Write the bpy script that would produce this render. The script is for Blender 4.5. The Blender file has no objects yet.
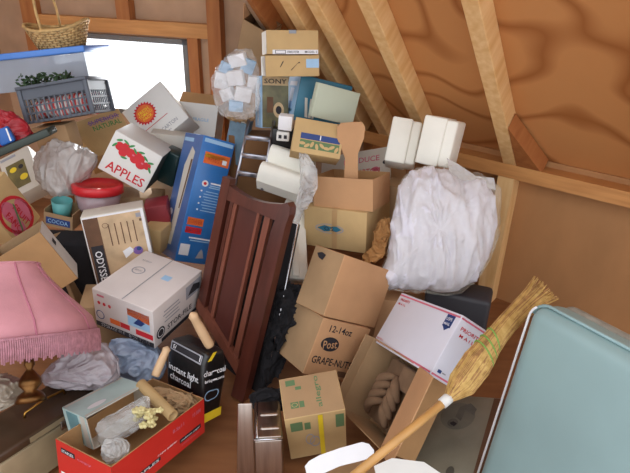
import bpy, bmesh, math, random
from mathutils import Vector, Matrix, Quaternion, noise
random.seed(7)
COL = bpy.context.scene.collection
PI = math.pi
GZ, KS = -.12, 1.05      # floor level; overall distance of the heap
# ------------------------------------------------------------------ camera
FPX, CX, CY, EYE = 560.0, 315.0, 236.5, Vector((0, 0, 1.7))
_p, _r = math.radians(26.3), math.radians(1.7)
_f = Vector((0, math.cos(_p), -math.sin(_p))); _x = Vector((1, 0, 0)); _u = _x.cross(_f)
RX = _x * math.cos(_r) + _u * math.sin(_r)
RU = -_x * math.sin(_r) + _u * math.cos(_r)
cam_d = bpy.data.cameras.new('camera'); cam = bpy.data.objects.new('camera', cam_d); COL.objects.link(cam)
cam_d.sensor_width = 36; cam_d.lens = FPX / 630 * 36; cam_d.clip_start = .02
m = Matrix((RX, RU, -_f)).transposed().to_4x4(); m.translation = EYE
cam.matrix_world = m
bpy.context.scene.camera = cam
def ray(px, py): return RX * ((px - CX) / FPX) - RU * ((py - CY) / FPX) + _f
def at(px, py, d): return EYE + ray(px, py) * d
def sd(px, py):                     # depth of the heap's general slope along a sight line
    r = ray(px, py); return KS * (1.7 - .2 + .825) / (.5 * r.y - r.z)
def onz(px, py, z):
    r = ray(px, py); return EYE + r * ((z - EYE.z) / r.z)
def onplane(px, py, P0, n):
    r = ray(px, py); return EYE + r * ((P0 - EYE).dot(n) / r.dot(n))
# ------------------------------------------------------------------ materials
def lin(c):
    if isinstance(c, str):
        c = [int(c[i:i+2], 16) / 255 for i in (0, 2, 4)]
    return tuple(x / 12.92 if x <= .04045 else ((x + .055) / 1.055) ** 2.4 for x in c) + (1,)
MATS = {}
def mat(name, col, rough=.7, var=.08, scale=12, metal=0, bump=0, bscale=40, kind='noise', col2=None, alpha=1, trans=0, spec=None, emit=0, stretch=None, kind2=''):
    if name in MATS: return MATS[name]
    mt = bpy.data.materials.new(name); mt.use_nodes = True; nt = mt.node_tree; N = nt.nodes; L = nt.links
    b = N['Principled BSDF']; out = N['Material Output']
    b.inputs['Roughness'].default_value = rough; b.inputs['Metallic'].default_value = metal
    if spec is not None: b.inputs['Specular IOR Level'].default_value = spec
    tc = N.new('ShaderNodeTexCoord'); mp = N.new('ShaderNodeMapping'); L.new(tc.outputs['Object'], mp.inputs[0])
    if stretch: mp.inputs['Scale'].default_value = stretch
    c = lin(col)
    if kind == 'wood':
        t = N.new('ShaderNodeTexWave'); t.inputs['Scale'].default_value = scale; t.inputs['Distortion'].default_value = 9
        t.inputs['Detail'].default_value = 3; t.inputs['Detail Scale'].default_value = .6; fac = t.outputs['Fac']
    elif kind == 'ply':
        n0 = N.new('ShaderNodeTexNoise'); n0.inputs['Scale'].default_value = scale * .35; n0.inputs['Detail'].default_value = 1.5
        L.new(mp.outputs[0], n0.inputs['Vector'])
        mu = N.new('ShaderNodeMath'); mu.operation = 'MULTIPLY'; mu.inputs[1].default_value = 9
        L.new(n0.outputs['Fac'], mu.inputs[0])
        fr = N.new('ShaderNodeMath'); fr.operation = 'PINGPONG'; fr.inputs[1].default_value = .5; L.new(mu.outputs[0], fr.inputs[0])
        fac = fr.outputs[0]; t = n0
    else:
        t = N.new('ShaderNodeTexNoise'); t.inputs['Scale'].default_value = scale; t.inputs['Detail'].default_value = 5; fac = t.outputs['Fac']
    if t.type != 'TEX_NOISE' or kind == 'noise': L.new(mp.outputs[0], t.inputs['Vector'])
    cr = N.new('ShaderNodeValToRGB')
    c2 = lin(col2) if col2 else tuple(x * (1 - var * 2.2) for x in c[:3]) + (1,)
    c1 = c if col2 else tuple(min(1, x * (1 + var)) for x in c[:3]) + (1,)
    if kind == 'ply':
        cr.color_ramp.elements[0].position = .0; cr.color_ramp.elements[0].color = c2
        cr.color_ramp.elements[1].position = .16; cr.color_ramp.elements[1].color = c1
    else:
        cr.color_ramp.elements[0].position = .3; cr.color_ramp.elements[0].color = c2
        cr.color_ramp.elements[1].position = .7; cr.color_ramp.elements[1].color = c1
    L.new(fac, cr.inputs[0]); L.new(cr.outputs[0], b.inputs['Base Color'])
    if bump and kind2 == 'crinkle':
        nz = N.new('ShaderNodeTexNoise'); nz.inputs['Scale'].default_value = bscale * .3; L.new(mp.outputs[0], nz.inputs['Vector'])
        ad = N.new('ShaderNodeMix'); ad.data_type = 'VECTOR'; ad.inputs[0].default_value = .12; L.new(mp.outputs[0], ad.inputs[4]); L.new(nz.outputs['Color'], ad.inputs[5])
        vo = N.new('ShaderNodeTexVoronoi'); vo.inputs['Scale'].default_value = bscale; L.new(ad.outputs[1], vo.inputs['Vector'])
        bp = N.new('ShaderNodeBump'); bp.inputs['Strength'].default_value = bump; bp.inputs['Distance'].default_value = .02
        L.new(vo.outputs['Distance'], bp.inputs['Height']); L.new(bp.outputs[0], b.inputs['Normal'])
    elif bump:
        bn = N.new('ShaderNodeTexNoise'); bn.inputs['Scale'].default_value = bscale; bn.inputs['Detail'].default_value = 4
        L.new(mp.outputs[0], bn.inputs['Vector'])
        bp = N.new('ShaderNodeBump'); bp.inputs['Strength'].default_value = bump; bp.inputs['Distance'].default_value = .01
        L.new(bn.outputs['Fac'], bp.inputs['Height']); L.new(bp.outputs[0], b.inputs['Normal'])
    if trans:
        tr = N.new('ShaderNodeBsdfTransparent'); mx = N.new('ShaderNodeMixShader'); mx.inputs[0].default_value = trans
        L.new(b.outputs[0], mx.inputs[1]); L.new(tr.outputs[0], mx.inputs[2]); L.new(mx.outputs[0], out.inputs[0])
    MATS[name] = mt
    return mt
CARD = mat('cardboard', 'b88e60', .85, .07, 6, bump=.08, bscale=90)
CARDL = mat('cardboard_light', 'c4a574', .85, .06, 6, bump=.08, bscale=90)
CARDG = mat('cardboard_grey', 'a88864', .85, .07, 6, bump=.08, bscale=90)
CARDO = mat('cardboard_orange', 'c0936a', .85, .06, 5, bump=.08, bscale=90)
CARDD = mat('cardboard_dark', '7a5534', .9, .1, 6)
TAPE = mat('packing_tape', 'b89468', .3, .05, 8)
TAPEG = mat('grey_tape', '8f949c', .4, .05, 8)
WHITE = mat('white_card', 'dcdad6', .6, .03, 5)
OFFW = mat('offwhite_card', 'cfc8bc', .65, .04, 5)
FOAM = mat('white_foam', 'eceae0', .8, .02, 9, bump=.1, bscale=300)
INK = mat('dark_ink', '26242a', .7, .02)
RED = mat('red_print', 'c8202c', .6, .05)
ORANGE = mat('orange_print', 'e06a2c', .6, .05)
YELLOW = mat('yellow_print', 'e6c828', .6, .05)
GREEN = mat('green_print', '3a8a4a', .6, .05)
PURPLE = mat('purple_print', '7a5aa0', .6, .05)
BLUE = mat('blue_print', '2a64b4', .5, .08)
NAVY = mat('navy_print', '24407e', .5, .08)
PINK = mat('pink_print', 'd06a80', .6, .05)
TEXTW = mat('white_print', 'e6e6ea', .6, .02)
GREYP = mat('grey_print', '9a9aa2', .7, .04)
SKYP = mat('pale_blue_print', '9cc0e0', .6, .04)
TAN = mat('tan_print', 'c8ac84', .7, .1, 20)
BROWNP = mat('brown_print', '6a4a34', .7, .1, 20)
BLACK = mat('black_gloss', '121214', .35, .1)
DARK = mat('gap_shade_black', '1c1a1e', .95, .1, 20)
CHROME = mat('chrome', 'c8c8cc', .22, .05, 6, metal=1)
BRASS = mat('brass', 'b88a44', .3, .1, 10, metal=1)
# ------------------------------------------------------------------ mesh builder
class MB:
    def __init__(s): s.v = []; s.f = []; s.m = []; s.mats = []; s.sm = []
    def mi(s, m):
        if m not in s.mats: s.mats.append(m)
        return s.mats.index(m)
    def add(s, vs, fs, m, smooth=False):
        o = len(s.v); s.v += [Vector(v) for v in vs]; k = s.mi(m)
        for f in fs: s.f.append([i + o for i in f]); s.m.append(k); s.sm.append(smooth)
        return s
    def box(s, lo, hi, m, M=None):
        x0, y0, z0 = lo; x1, y1, z1 = hi
        vs = [Vector(p) for p in ((x0,y0,z0),(x1,y0,z0),(x1,y1,z0),(x0,y1,z0),(x0,y0,z1),(x1,y0,z1),(x1,y1,z1),(x0,y1,z1))]
        if M: vs = [M @ v for v in vs]
        return s.add(vs, [(3,2,1,0),(4,5,6,7),(0,1,5,4),(1,2,6,5),(2,3,7,6),(3,0,4,7)], m)
    def rbox(s, lo, hi, m, r=.004, seg=2, M=None, cuts=0, smooth=True):
        bm = bmesh.new(); bmesh.ops.create_cube(bm, size=1)
        lo, hi = Vector(lo), Vector(hi); c = (lo + hi) / 2; d = hi - lo
        for v in bm.verts: v.co = Vector((c.x + v.co.x * d.x, c.y + v.co.y * d.y, c.z + v.co.z * d.z))
        bmesh.ops.bevel(bm, geom=bm.edges[:] , offset=min(r, min(d) * .49), segments=seg, affect='EDGES', profile=.5)
        if cuts: bmesh.ops.subdivide_edges(bm, edges=[e for e in bm.edges if e.calc_length() > .03], cuts=cuts, use_grid_fill=True)
        return s.addbm(bm, m, M, smooth)
    def addbm(s, bm, m, M=None, smooth=False):
        bm.verts.ensure_lookup_table()
        vs = [(M @ v.co) if M else v.co.copy() for v in bm.verts]
        fs = [[v.index for v in f.verts] for f in bm.faces]
        bm.verts.index_update(); s.add(vs, fs, m, smooth); bm.free(); return s
    def tube(s, pts, r, m, n=10, cap=True, smooth=True):
        pts = [Vector(p) for p in pts]; k = len(pts); R = r if isinstance(r, (list, tuple)) else [r] * k
        up = Vector((0, 0, 1)); vs = []; fs = []
        t0 = (pts[1] - pts[0]).normalized(); a = t0.cross(up)
        if a.length < .1: a = t0.cross(Vector((1, 0, 0)))
        a.normalize()
        for i, p in enumerate(pts):
            t = (pts[min(i + 1, k - 1)] - pts[max(i - 1, 0)]).normalized()
            a = (a - t * a.dot(t)).normalized(); b = t.cross(a)
            for j in range(n):
                q = 2 * PI * j / n; vs.append(p + (a * math.cos(q) + b * math.sin(q)) * R[i])
        for i in range(k - 1):
            for j in range(n):
                fs.append((i*n+j, i*n+(j+1)%n, (i+1)*n+(j+1)%n, (i+1)*n+j))
        if cap: fs += [list(range(n))[::-1], [(k-1)*n + j for j in range(n)]]
        return s.add(vs, fs, m, smooth)
    def lathe(s, prof, m, n=32, M=None, scal=None, smooth=True):
        vs = []; fs = []; k = len(prof)
        for i, (r, z) in enumerate(prof):
            for j in range(n):
                q = 2 * PI * j / n; rr = r * (scal(q, i / (k - 1)) if scal else 1)
                vs.append(Vector((rr * math.cos(q), rr * math.sin(q), z)))
        if M: vs = [M @ v for v in vs]
        for i in range(k - 1):
            for j in range(n): fs.append((i*n+j, i*n+(j+1)%n, (i+1)*n+(j+1)%n, (i+1)*n+j))
        return s.add(vs, fs, m, smooth)
    def prism(s, poly, h0, h1, m, M=None):      # poly in local x,y extruded in z
        n = len(poly)
        vs = [Vector((x, y, h0)) for x, y in poly] + [Vector((x, y, h1)) for x, y in poly]
        if M: vs = [M @ v for v in vs]
        return s.add(vs, [list(range(n))[::-1], [n + i for i in range(n)]] + [(i, (i+1) % n, n + (i+1) % n, n + i) for i in range(n)], m)
    def warp(s, fn): s.v = [fn(v) for v in s.v]; return s
    def build(s, name, parent=None, M=None):
        me = bpy.data.meshes.new(name)
        me.from_pydata([tuple(v) for v in s.v], [], s.f)
        for mm in s.mats: me.materials.append(mm)
        for p, k, q in zip(me.polygons, s.m, s.sm): p.material_index = k; p.use_smooth = q
        me.update(); o = bpy.data.objects.new(name, me); COL.objects.link(o)
        if parent: o.parent = parent
        if M: o.matrix_local = M
        return o
def tag(o, label=None, cat=None, group=None, kind=None):
    if label: o['label'] = label
    if cat: o['category'] = cat
    if group: o['group'] = group
    if kind: o['kind'] = kind
    return o
def thing(name, label, cat, M, group=None):
    o = bpy.data.objects.new(name, None); COL.objects.link(o); o.matrix_world = M; o.empty_display_size = .05
    return tag(o, label, cat, group)
# ------------------------------------------------------------------ lettering and printed marks
_tc = {}
def textmesh(t):
    if t in _tc: return _tc[t]
    c = bpy.data.curves.new('t', 'FONT'); c.body = t; c.resolution_u = 2; c.offset = .012
    o = bpy.data.objects.new('t', c); COL.objects.link(o)
    dg = bpy.context.evaluated_depsgraph_get(); me = o.evaluated_get(dg).to_mesh()
    vs = [v.co.copy() for v in me.vertices]; fs = [list(p.vertices) for p in me.polygons]
    o.evaluated_get(dg).to_mesh_clear(); bpy.data.objects.remove(o); bpy.data.curves.remove(c)
    x0 = min(v.x for v in vs); x1 = max(v.x for v in vs); y0 = min(v.y for v in vs); y1 = max(v.y for v in vs)
    vs = [((v.x - x0) / (x1 - x0) - .5, (v.y - y0) / (y1 - y0) - .5) for v in vs]
    _tc[t] = (vs, fs); return _tc[t]
def face(dims, which):
    w, d, h = dims
    return {'F': (Vector((-w/2,-d/2,0)), Vector((w,0,0)), Vector((0,0,h)), Vector((0,-1,0))),
            'R': (Vector((w/2,-d/2,0)), Vector((0,d,0)), Vector((0,0,h)), Vector((1,0,0))),
            'L': (Vector((-w/2,d/2,0)), Vector((0,-d,0)), Vector((0,0,h)), Vector((-1,0,0))),
            'T': (Vector((-w/2,-d/2,h)), Vector((w,0,0)), Vector((0,d,0)), Vector((0,0,1)))}[which]
def mark(mb, dims, which, kind, u, v, w, h, m, rot=0, text='', lift=.0012, n=24):
    """u,v centre and w,h size as fractions of the face; rot in degrees; squares stay square"""
    o, U, V, nn = face(dims, which); Ul, Vl = U.length, V.length; un, vn = U.normalized(), V.normalized()
    c = o + U * u + V * v + nn * lift; W = w * Ul; H = h * Vl; a = math.radians(rot); ca, sa = math.cos(a), math.sin(a)
    if kind == 'r': pts = [(-.5,-.5),(.5,-.5),(.5,.5),(-.5,.5)]; fs = [(0,1,2,3)]
    elif kind == 'e': pts = [(.5*math.cos(2*PI*i/n), .5*math.sin(2*PI*i/n)) for i in range(n)]; fs = [list(range(n))]
    elif kind == 's': pts = [((.5 if i % 2 else .41)*math.cos(2*PI*i/44), (.5 if i % 2 else .41)*math.sin(2*PI*i/44)) for i in range(44)]; fs = [list(range(44))]
    elif kind == 'o':
        k = .82; pts = [(.5*math.cos(2*PI*i/n), .5*math.sin(2*PI*i/n)) for i in range(n)]; pts += [(x*k, y*k) for x, y in pts]
        fs = [(i, (i+1) % n, n+(i+1) % n, n+i) for i in range(n)]
    elif kind == 't': pts, fs = textmesh(text)
    elif kind == 'p': pts = text; fs = [list(range(len(text)))]
    vs = []
    for x, y in pts:
        X, Y = x * W, y * H; vs.append(c + un * (X*ca - Y*sa) + vn * (X*sa + Y*ca))
    mb.add(vs, fs, m)
# ------------------------------------------------------------------ poses measured in metres: centre, rotation, size
FIT = {
'printed':((-0.705,2.046,0.374),(0.9785,0.0294,0.0403,-0.2000),(0.303,0.339,0.191)),
'toy':((-0.618,2.664,0.582),(0.9296,-0.1452,0.1623,0.2974),(0.176,0.217,0.634)),
'sun':((-0.906,3.187,0.845),(0.8912,-0.2908,-0.3467,0.0328),(0.282,0.180,0.285)),
'apples':((-0.928,2.759,0.763),(0.9642,-0.0601,0.2581,-0.0047),(0.251,0.259,0.217)),
'purple':((-1.205,3.087,0.738),(0.8852,-0.3470,-0.2063,0.2314),(0.256,0.200,0.238)),
'flapbox':((-0.742,3.475,0.759),(0.9717,-0.2316,0.0420,-0.0212),(0.242,0.200,0.195)),
'fruit':((-1.463,2.364,0.626),(0.6868,-0.3537,0.4062,0.4881),(0.303,0.140,0.188)),
'handhole':((-1.202,2.107,0.489),(0.9447,-0.0361,-0.2387,0.2220),(0.221,0.206,0.251)),
'odyssey':((-0.906,2.323,0.460),(0.9828,-0.0834,-0.0582,0.1541),(0.270,0.160,0.390)),
'stackhi':((-0.197,3.745,1.218),(0.9886,-0.0928,-0.0078,0.1183),(0.329,0.200,0.142)),
'sony':((-0.271,3.216,0.961),(0.9709,-0.1114,0.0182,0.2115),(0.159,0.121,0.285)),
'blue':((-0.015,3.282,0.955),(0.9782,-0.1046,0.1061,0.1444),(0.309,0.252,0.249)),
'pale':((0.088,3.179,0.968),(0.9601,-0.0709,0.1285,0.2379),(0.281,0.040,0.187)),
'stripe':((-0.007,2.996,0.802),(0.9580,-0.2753,0.0729,0.0333),(0.268,0.150,0.189)),
'pinkbox':((0.256,2.918,0.561),(0.9031,-0.2868,-0.0884,-0.3072),(0.452,0.178,0.379)),
'smallbrown':((0.181,2.656,0.661),(0.9711,-0.0852,-0.0448,-0.2184),(0.316,0.245,0.155)),
'logobox':((0.158,2.473,0.565),(0.9708,-0.0785,-0.0343,-0.2241),(0.315,0.315,0.191)),
'tilted':((0.144,2.149,0.391),(0.9113,-0.1631,0.2209,0.3068),(0.332,0.193,0.270)),
'grape':((0.049,1.902,0.277),(0.9341,-0.1528,0.2121,0.2430),(0.250,0.217,0.234)),
'green':((0.014,1.590,0.165),(0.9857,0.1362,-0.0492,0.0858),(0.216,0.167,0.289)),
'egg':((0.305,1.599,0.262),(0.7557,-0.3245,0.0324,-0.5680),(0.346,0.150,0.307)),
'priority':((0.468,1.865,0.335),(0.7273,-0.3636,0.0447,-0.5804),(0.480,0.143,0.249)),
'foam1':((0.474,2.993,0.801),(0.9576,-0.2616,0.0681,-0.0997),(0.157,0.150,0.239)),
'foam2':((0.672,2.972,0.810),(0.9673,-0.1095,0.0535,-0.2224),(0.130,0.418,0.210)),
'vinyl':((0.881,1.327,0.259),(0.8545,-0.1169,0.0254,-0.5055),(0.544,0.215,0.884)),
'red':((-0.634,1.507,0.133),(0.8567,-0.0632,0.0474,0.5097),(0.437,0.268,0.170)),
'teal':((-0.761,1.593,0.151),(0.8845,-0.1432,-0.0287,0.4431),(0.248,0.163,0.129)),
'case':((-1.002,1.589,0.073),(0.8533,-0.0439,0.0410,0.5180),(0.324,0.198,0.187)),
'charcoal':((-0.451,1.714,0.229),(0.9326,-0.1353,-0.0083,-0.3346),(0.213,0.094,0.277)),
'metal':((-0.148,1.501,0.120),(0.9947,-0.0847,-0.0104,0.0575),(0.099,0.221,0.191)),
'crib':((-0.335,2.093,0.398),(0.9552,-0.1004,0.0832,-0.2658),(0.358,0.030,0.920)),
'foamp':((-0.157,2.772,0.707),(0.8651,-0.4713,0.1571,-0.0694),(0.231,0.100,0.260)),
'poster':((0.568,1.542,0.076),(0.6946,-0.6678,0.0282,-0.2661),(0.292,0.060,0.473)),
'cardtable':((-0.276,2.134,0.314),(0.9099,-0.1892,0.0174,-0.3688),(0.381,0.020,0.787)),
'openbrown':((-0.400,3.800,1.228),(0.9461,0.1885,0.1733,-0.1983),(0.192,0.160,0.263)),
'picbox':((-1.545,2.781,0.629),(0.8703,-0.4163,-0.2604,0.0372),(0.173,0.100,0.274)),
'panel':((-1.118,2.247,0.352),(0.7018,-0.2102,-0.0276,0.6801),(0.162,0.020,0.417)),
'post':((-0.095,2.433,0.475),(0.8735,-0.4620,0.0369,0.1491),(0.097,0.060,0.437)),
'whitedish':((0.102,1.465,0.080),(0.9546,-0.2448,-0.1436,0.0901),(0.231,0.149,0.094)),
'stacklo':((-0.185,3.532,1.113),(0.9903,-0.0804,-0.0085,0.1134),(0.326,0.200,0.121)),
'bin':((-1.551,3.168,1.096),(0.9962,-0.0598,-0.0626,0.0077),(0.670,0.357,0.162)),
'laundry':((-1.298,2.897,1.013),(0.9904,-0.0995,-0.0923,0.0244),(0.329,0.303,0.175)),
}
KM = dict(stackhi=.73, stacklo=.77, sony=.86, blue=.86, pale=.835, stripe=.84, pinkbox=.98, smallbrown=.93, tilted=.955, grape=1.03, priority=.94, egg=1.04, flapbox=.96, panel=1.05, openbrown=.8, foam1=.88, foam2=.85, odyssey=1.0, crib=.97, fruit=1.0, cardtable=1.0, bin=.98, laundry=.97)
def pose(name, k=1, kd=None):
    k *= KS * KM.get(name, 1); c, q, d = FIT[name]; c = EYE + (Vector(c) - EYE) * k; d = Vector(d) * k
    M = Quaternion(q).to_matrix().to_4x4(); M.translation = c; M = M @ Matrix.Translation((0, 0, -d.z / 2))
    return M, d
def carton(fit, name, label, cat, body=CARD, marks=(), k=1, group=None, tape=None, sides=None, r=.003, dims=None, lift=0):
    """closed box; marks printed in the body; tape = list of marks made as a child"""
    M, d = pose(fit, k)
    if dims: d = Vector(dims)
    t = thing(name, label, cat, M, group)
    mb = MB(); w, dp, h = d
    mb.rbox((-w/2,-dp/2,0), (w/2,dp/2,h), body, r, 2)
    if sides:
        for f, mm in sides.items(): mark(mb, d, f, 'r', .5, .5, 1 - 2*r/face(d,f)[1].length, 1 - 2*r/face(d,f)[2].length, mm, lift=.0006)
    for a in marks: mark(mb, d, *a[:7], *a[7:])
    mb.build('box_body', t)
    if tape:
        tb = MB()
        for a in tape: mark(tb, d, *a[:7], *a[7:], lift=.0018)
        tb.build('tape', t)
    return t, d
def openbox(fit, name, label, cat, mo, mi, openface='T', k=1, th=.004, marks=(), dims=None, flaps=(), group=None):
    M, d = pose(fit, k)
    if dims: d = Vector(dims)
    t = thing(name, label, cat, M, group); w, dp, h = d; mb = MB()
    X, Y = w/2, dp/2
    wl = {'F': ((-X,-Y,0),(X,-Y+th,h)), 'K': ((-X,Y-th,0),(X,Y,h)), 'L': ((-X,-Y,0),(-X+th,Y,h)), 'R': ((X-th,-Y,0),(X,Y,h)), 'B': ((-X,-Y,0),(X,Y,th)), 'T': ((-X,-Y,h-th),(X,Y,h))}
    for f, (a, b) in wl.items():
        if f != openface: mb.box(a, b, mi)
    for f in 'FLRT':
        if f != openface: mark(mb, d, f, 'r', .5, .5, 1, 1, mo, lift=.0006)
    for a in marks: mark(mb, d, *a)
    mb.build('box_body', t)
    for (edge, ln, ang, mf) in flaps:       # hinged flaps on the open top or front: angle 0 = straight out along the wall
        fb = MB(); a = math.radians(ang); s, c = math.sin(a), math.cos(a)
        if openface == 'T':
            E = {'F': (Vector((-X,-Y,h)), Vector((X,-Y,h)), Vector((0,-s,c))), 'K': (Vector((-X,Y,h)), Vector((X,Y,h)), Vector((0,s,c))),
                 'L': (Vector((-X,-Y,h)), Vector((-X,Y,h)), Vector((-s,0,c))), 'R': (Vector((X,-Y,h)), Vector((X,Y,h)), Vector((s,0,c)))}[edge]
        else:
            E = {'T': (Vector((-X,-Y,h)), Vector((X,-Y,h)), Vector((0,-c,s))), 'B': (Vector((-X,-Y,0)), Vector((X,-Y,0)), Vector((0,-c,-s))),
                 'L': (Vector((-X,-Y,0)), Vector((-X,-Y,h)), Vector((-s,-c,0))), 'R': (Vector((X,-Y,0)), Vector((X,-Y,h)), Vector((s,-c,0)))}[edge]
        p, q, dr = E; nn = (q - p).cross(dr).normalized() * th * .5; dr = dr * ln
        vs = [p-nn, q-nn, q-nn+dr, p-nn+dr, p+nn, q+nn, q+nn+dr, p+nn+dr]
        fb.add(vs, [(3,2,1,0),(4,5,6,7),(0,1,5,4),(1,2,6,5),(2,3,7,6),(3,0,4,7)], mf)
        fb.build('flap', t)
    return t, d
def fr(P, x, y):        # frame matrix with origin P, x axis and approximate y axis
    x = Vector(x).normalized(); y = Vector(y); y = (y - x * y.dot(x)).normalized(); z = x.cross(y)
    M = Matrix((x, y, z)).transposed().to_4x4(); M.translation = P; return M
def puff(outline, d, n=(0,-.8,.6), th=.08, amp=.012, freq=14, seed=0, rings=34, seg=120, power=.5, crease=1.0, back=.6, aniso=(1,1,1), centre=None):
    """soft closed bag standing where the outline's points lie on a real plane, with its own thickness"""
    n = Vector(n).normalized()
    cx = sum(p[0] for p in outline) / len(outline); cy = sum(p[1] for p in outline) / len(outline)
    if centre: cx, cy = centre
    P0 = at(cx, cy, d); pts = [onplane(x, y, P0, n) for x, y in outline]
    # resample the outline smoothly
    k = len(pts); sm = []
    for i in range(k):
        a, b, c2, e = pts[i-1], pts[i], pts[(i+1) % k], pts[(i+2) % k]
        for j in range(9):
            t = j / 9; sm.append(.5*((2*b) + (c2-a)*t + (2*a-5*b+4*c2-e)*t*t + (3*b-a-3*c2+e)*t*t*t))
    L = len(sm); vs = []; fs = []; off = Vector((seed*3.7, seed*1.3, seed*2.1))
    def disp(p, w):
        q = Vector((p.x*aniso[0], p.y*aniso[1], p.z*aniso[2])) * freq + off
        q = q + Vector((noise.noise(q*.7), noise.noise(q*.7+Vector((9,0,0))), 0)) * .8
        a = (1 - min(1, abs(noise.noise(q)) * 2.6)) ** 2; b = (1 - min(1, abs(noise.noise(q * 2.1)) * 2.6)) ** 2; e = (1 - min(1, abs(noise.noise(q * 4.2)) * 2.4)) ** 2; c = noise.noise(q * .4)
        return (a * 1.1 * crease + b * .6 * crease + e * .3 * crease + c * 1.5 - .7) * amp * w
    for side in (1, -1):
        base = len(vs)
        for i in range(rings + 1):
            a = i / rings; s_ = math.sin(a * PI / 2) if side else 0
            hgt = (max(0, 1 - s_**2)) ** power * th * (1 if side > 0 else back)
            for j in range(L):
                p = P0 + (sm[j] - P0) * s_; w = 1 if i < rings else .4
                q = p + n * (side * hgt)
                dd = disp(q, w); vs.append(q + n * side * dd + (p - P0).normalized() * dd * .6 * s_ if i else q + n * side * dd)
        for i in range(rings):
            for j in range(L):
                f = (base+i*L+j, base+i*L+(j+1) % L, base+(i+1)*L+(j+1) % L, base+(i+1)*L+j)
                fs.append(f if side < 0 else f[::-1])
    return vs, fs
def bag(name, label, cat, outline, d, m, group=None, parent=None, **k):
    vs, fs = puff(outline, d, **k)
    zc = sum(vs, Vector()) / len(vs); zb = min(v.z for v in vs); o0 = Vector((zc.x, zc.y, zb))
    mb = MB().add([v - o0 for v in vs], fs, m, True)
    o = mb.build(name, None, Matrix.Translation(o0)); tag(o, label, cat, group); return o
# ------------------------------------------------------------------ the setting
PLYR = mat('roof_plywood', 'c88c54', .7, .2, 3.0, kind='ply', col2='a0622f', bump=.05, bscale=60, stretch=(1, 1, 2.2))
PLYW = mat('knee_wall_board', 'b28052', .8, .1, 3, bump=.05, bscale=80, stretch=(1, 1, .4))
PLYB = mat('end_wall_board', 'b69274', .8, .1, 4, bump=.05, bscale=60)
LUM = mat('pine_lumber', 'f0ca92', .6, .12, 3, kind='noise', col2='deae70', bump=.04, stretch=(9, 9, 1.2))
LUMH = mat('pine_lumber_lying', 'cc9256', .65, .12, 3, col2='b47a44', bump=.04, stretch=(1.2, 1.2, 14))
LUMD = mat('pine_stud_old', 'b0703c', .7, .12, 3, col2='9a5a2c', bump=.04, stretch=(9, 9, 1.2))
FLOORM = mat('floor_board', '94643e', .6, .15, 3, kind='noise', col2='7c4e2e', stretch=(1, 6, 1))
GFRAME = mat('grey_window_frame', '6c6c6a', .5, .05)
def struct(name, mb, M=None):
    o = mb.build(name, None, M); o['kind'] = 'structure'; return o
ZP = .75
P0 = onz(512, 165, ZP)
A = onz(460, 155, ZP); B = onz(630, 195, ZP); D = (A - B).normalized()
INW = Vector((0, 0, 1)).cross(D); INW = -INW if INW.dot(Vector((0, -1, 0))) < 0 else INW      # towards the room
ang = math.radians(47); V = INW * math.cos(ang) + Vector((0, 0, 1)) * math.sin(ang)
NR = D.cross(V); NR = NR if NR.z > 0 else -NR                 # outwards through the roof
def basis(o, x, y, z):
    M = Matrix((x, y, z)).transposed().to_4x4(); M.translation = o; return M
# frame: x along the wall (away), y up the slope, z outwards
MR = basis(P0, D, V, NR if D.cross(V).dot(NR) > 0 else -NR)
sg = 1 if D.cross(V).dot(NR) > 0 else -1
MW = basis(P0, D, INW, D.cross(INW))                          # wall frame: x along, y into the room, z up or down
zs = 1 if D.cross(INW).z > 0 else -1
GAB = 1.25
def zr(a, b): return (min(sg*a, sg*b), max(sg*a, sg*b))
lo, hi = zr(.1, .125); mb = MB(); mb.box((-2.4, -.15, lo), (GAB, 2.9, hi), PLYR); struct('ceiling', mb, MR)
fl = MB(); fl.box((-4, -3, GZ-.05), (4, 6, GZ), FLOORM); struct('floor', fl)
def wbox(mb, x0, x1, y0, y1, z0, z1, m): 
    # world z from z0 to z1 in wall frame
    a, b = (z0 - ZP) * zs, (z1 - ZP) * zs
    mb.box((x0, y0, min(a, b)), (x1, y1, max(a, b)), m)
mb = MB(); wbox(mb, -2.4, GAB, -.13, -.1, GZ, ZP + .03, PLYW); struct('wall_right', mb, MW)
n = 1
def trim(mb, M=None):
    global n
    o = struct('trim_%d' % n, mb, M); n += 1; return o
mb = MB(); lo, hi = zr(0, .1); rw = .036
def along(px, py):
    p = onplane(px, py, P0, NR); return (p - P0).dot(D)
rx = [.015, (along(371, 0) + along(405, 110)) / 2, (along(321, 0) + along(362, 110)) / 2, (along(288, 0) + along(298, 30)) / 2, (along(250, 0) + along(262, 20)) / 2]
for i, x in enumerate([rx[0], rx[1], rx[2], rx[3], -.72, -1.12, -1.5]):
    mb = MB(); mb.rbox((x - rw, -.02, lo), (x + rw, 2.9, hi), LUM, .003, 1, smooth=False); trim(mb, MR)
mb = MB(); mb.rbox((GAB-.04, -.02, lo), (GAB, 2.9, hi), LUMD, .003, 1, smooth=False); trim(mb, MR)
# plate along the knee wall, studs under it
mb = MB(); wbox(mb, -2.4, GAB, -.1, .0, ZP - .075, ZP, LUMH); trim(mb, MW)
for x in (0.02, .42, .84, -1.0):
    mb = MB(); wbox(mb, x - .045, x + .045, -.098, -.004, GZ, ZP - .075, LUM if x < .1 else LUMD); trim(mb, MW)
# short brace beside the near rafter foot
mb = MB(); lo2, hi2 = zr(.0, .09)
q = [(-rw + .012, -.02), (-rw + .012, .34), (-rw - .12, -.02)]
mb.prism(q, lo2, hi2, LUMD); trim(mb, MR)
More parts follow.
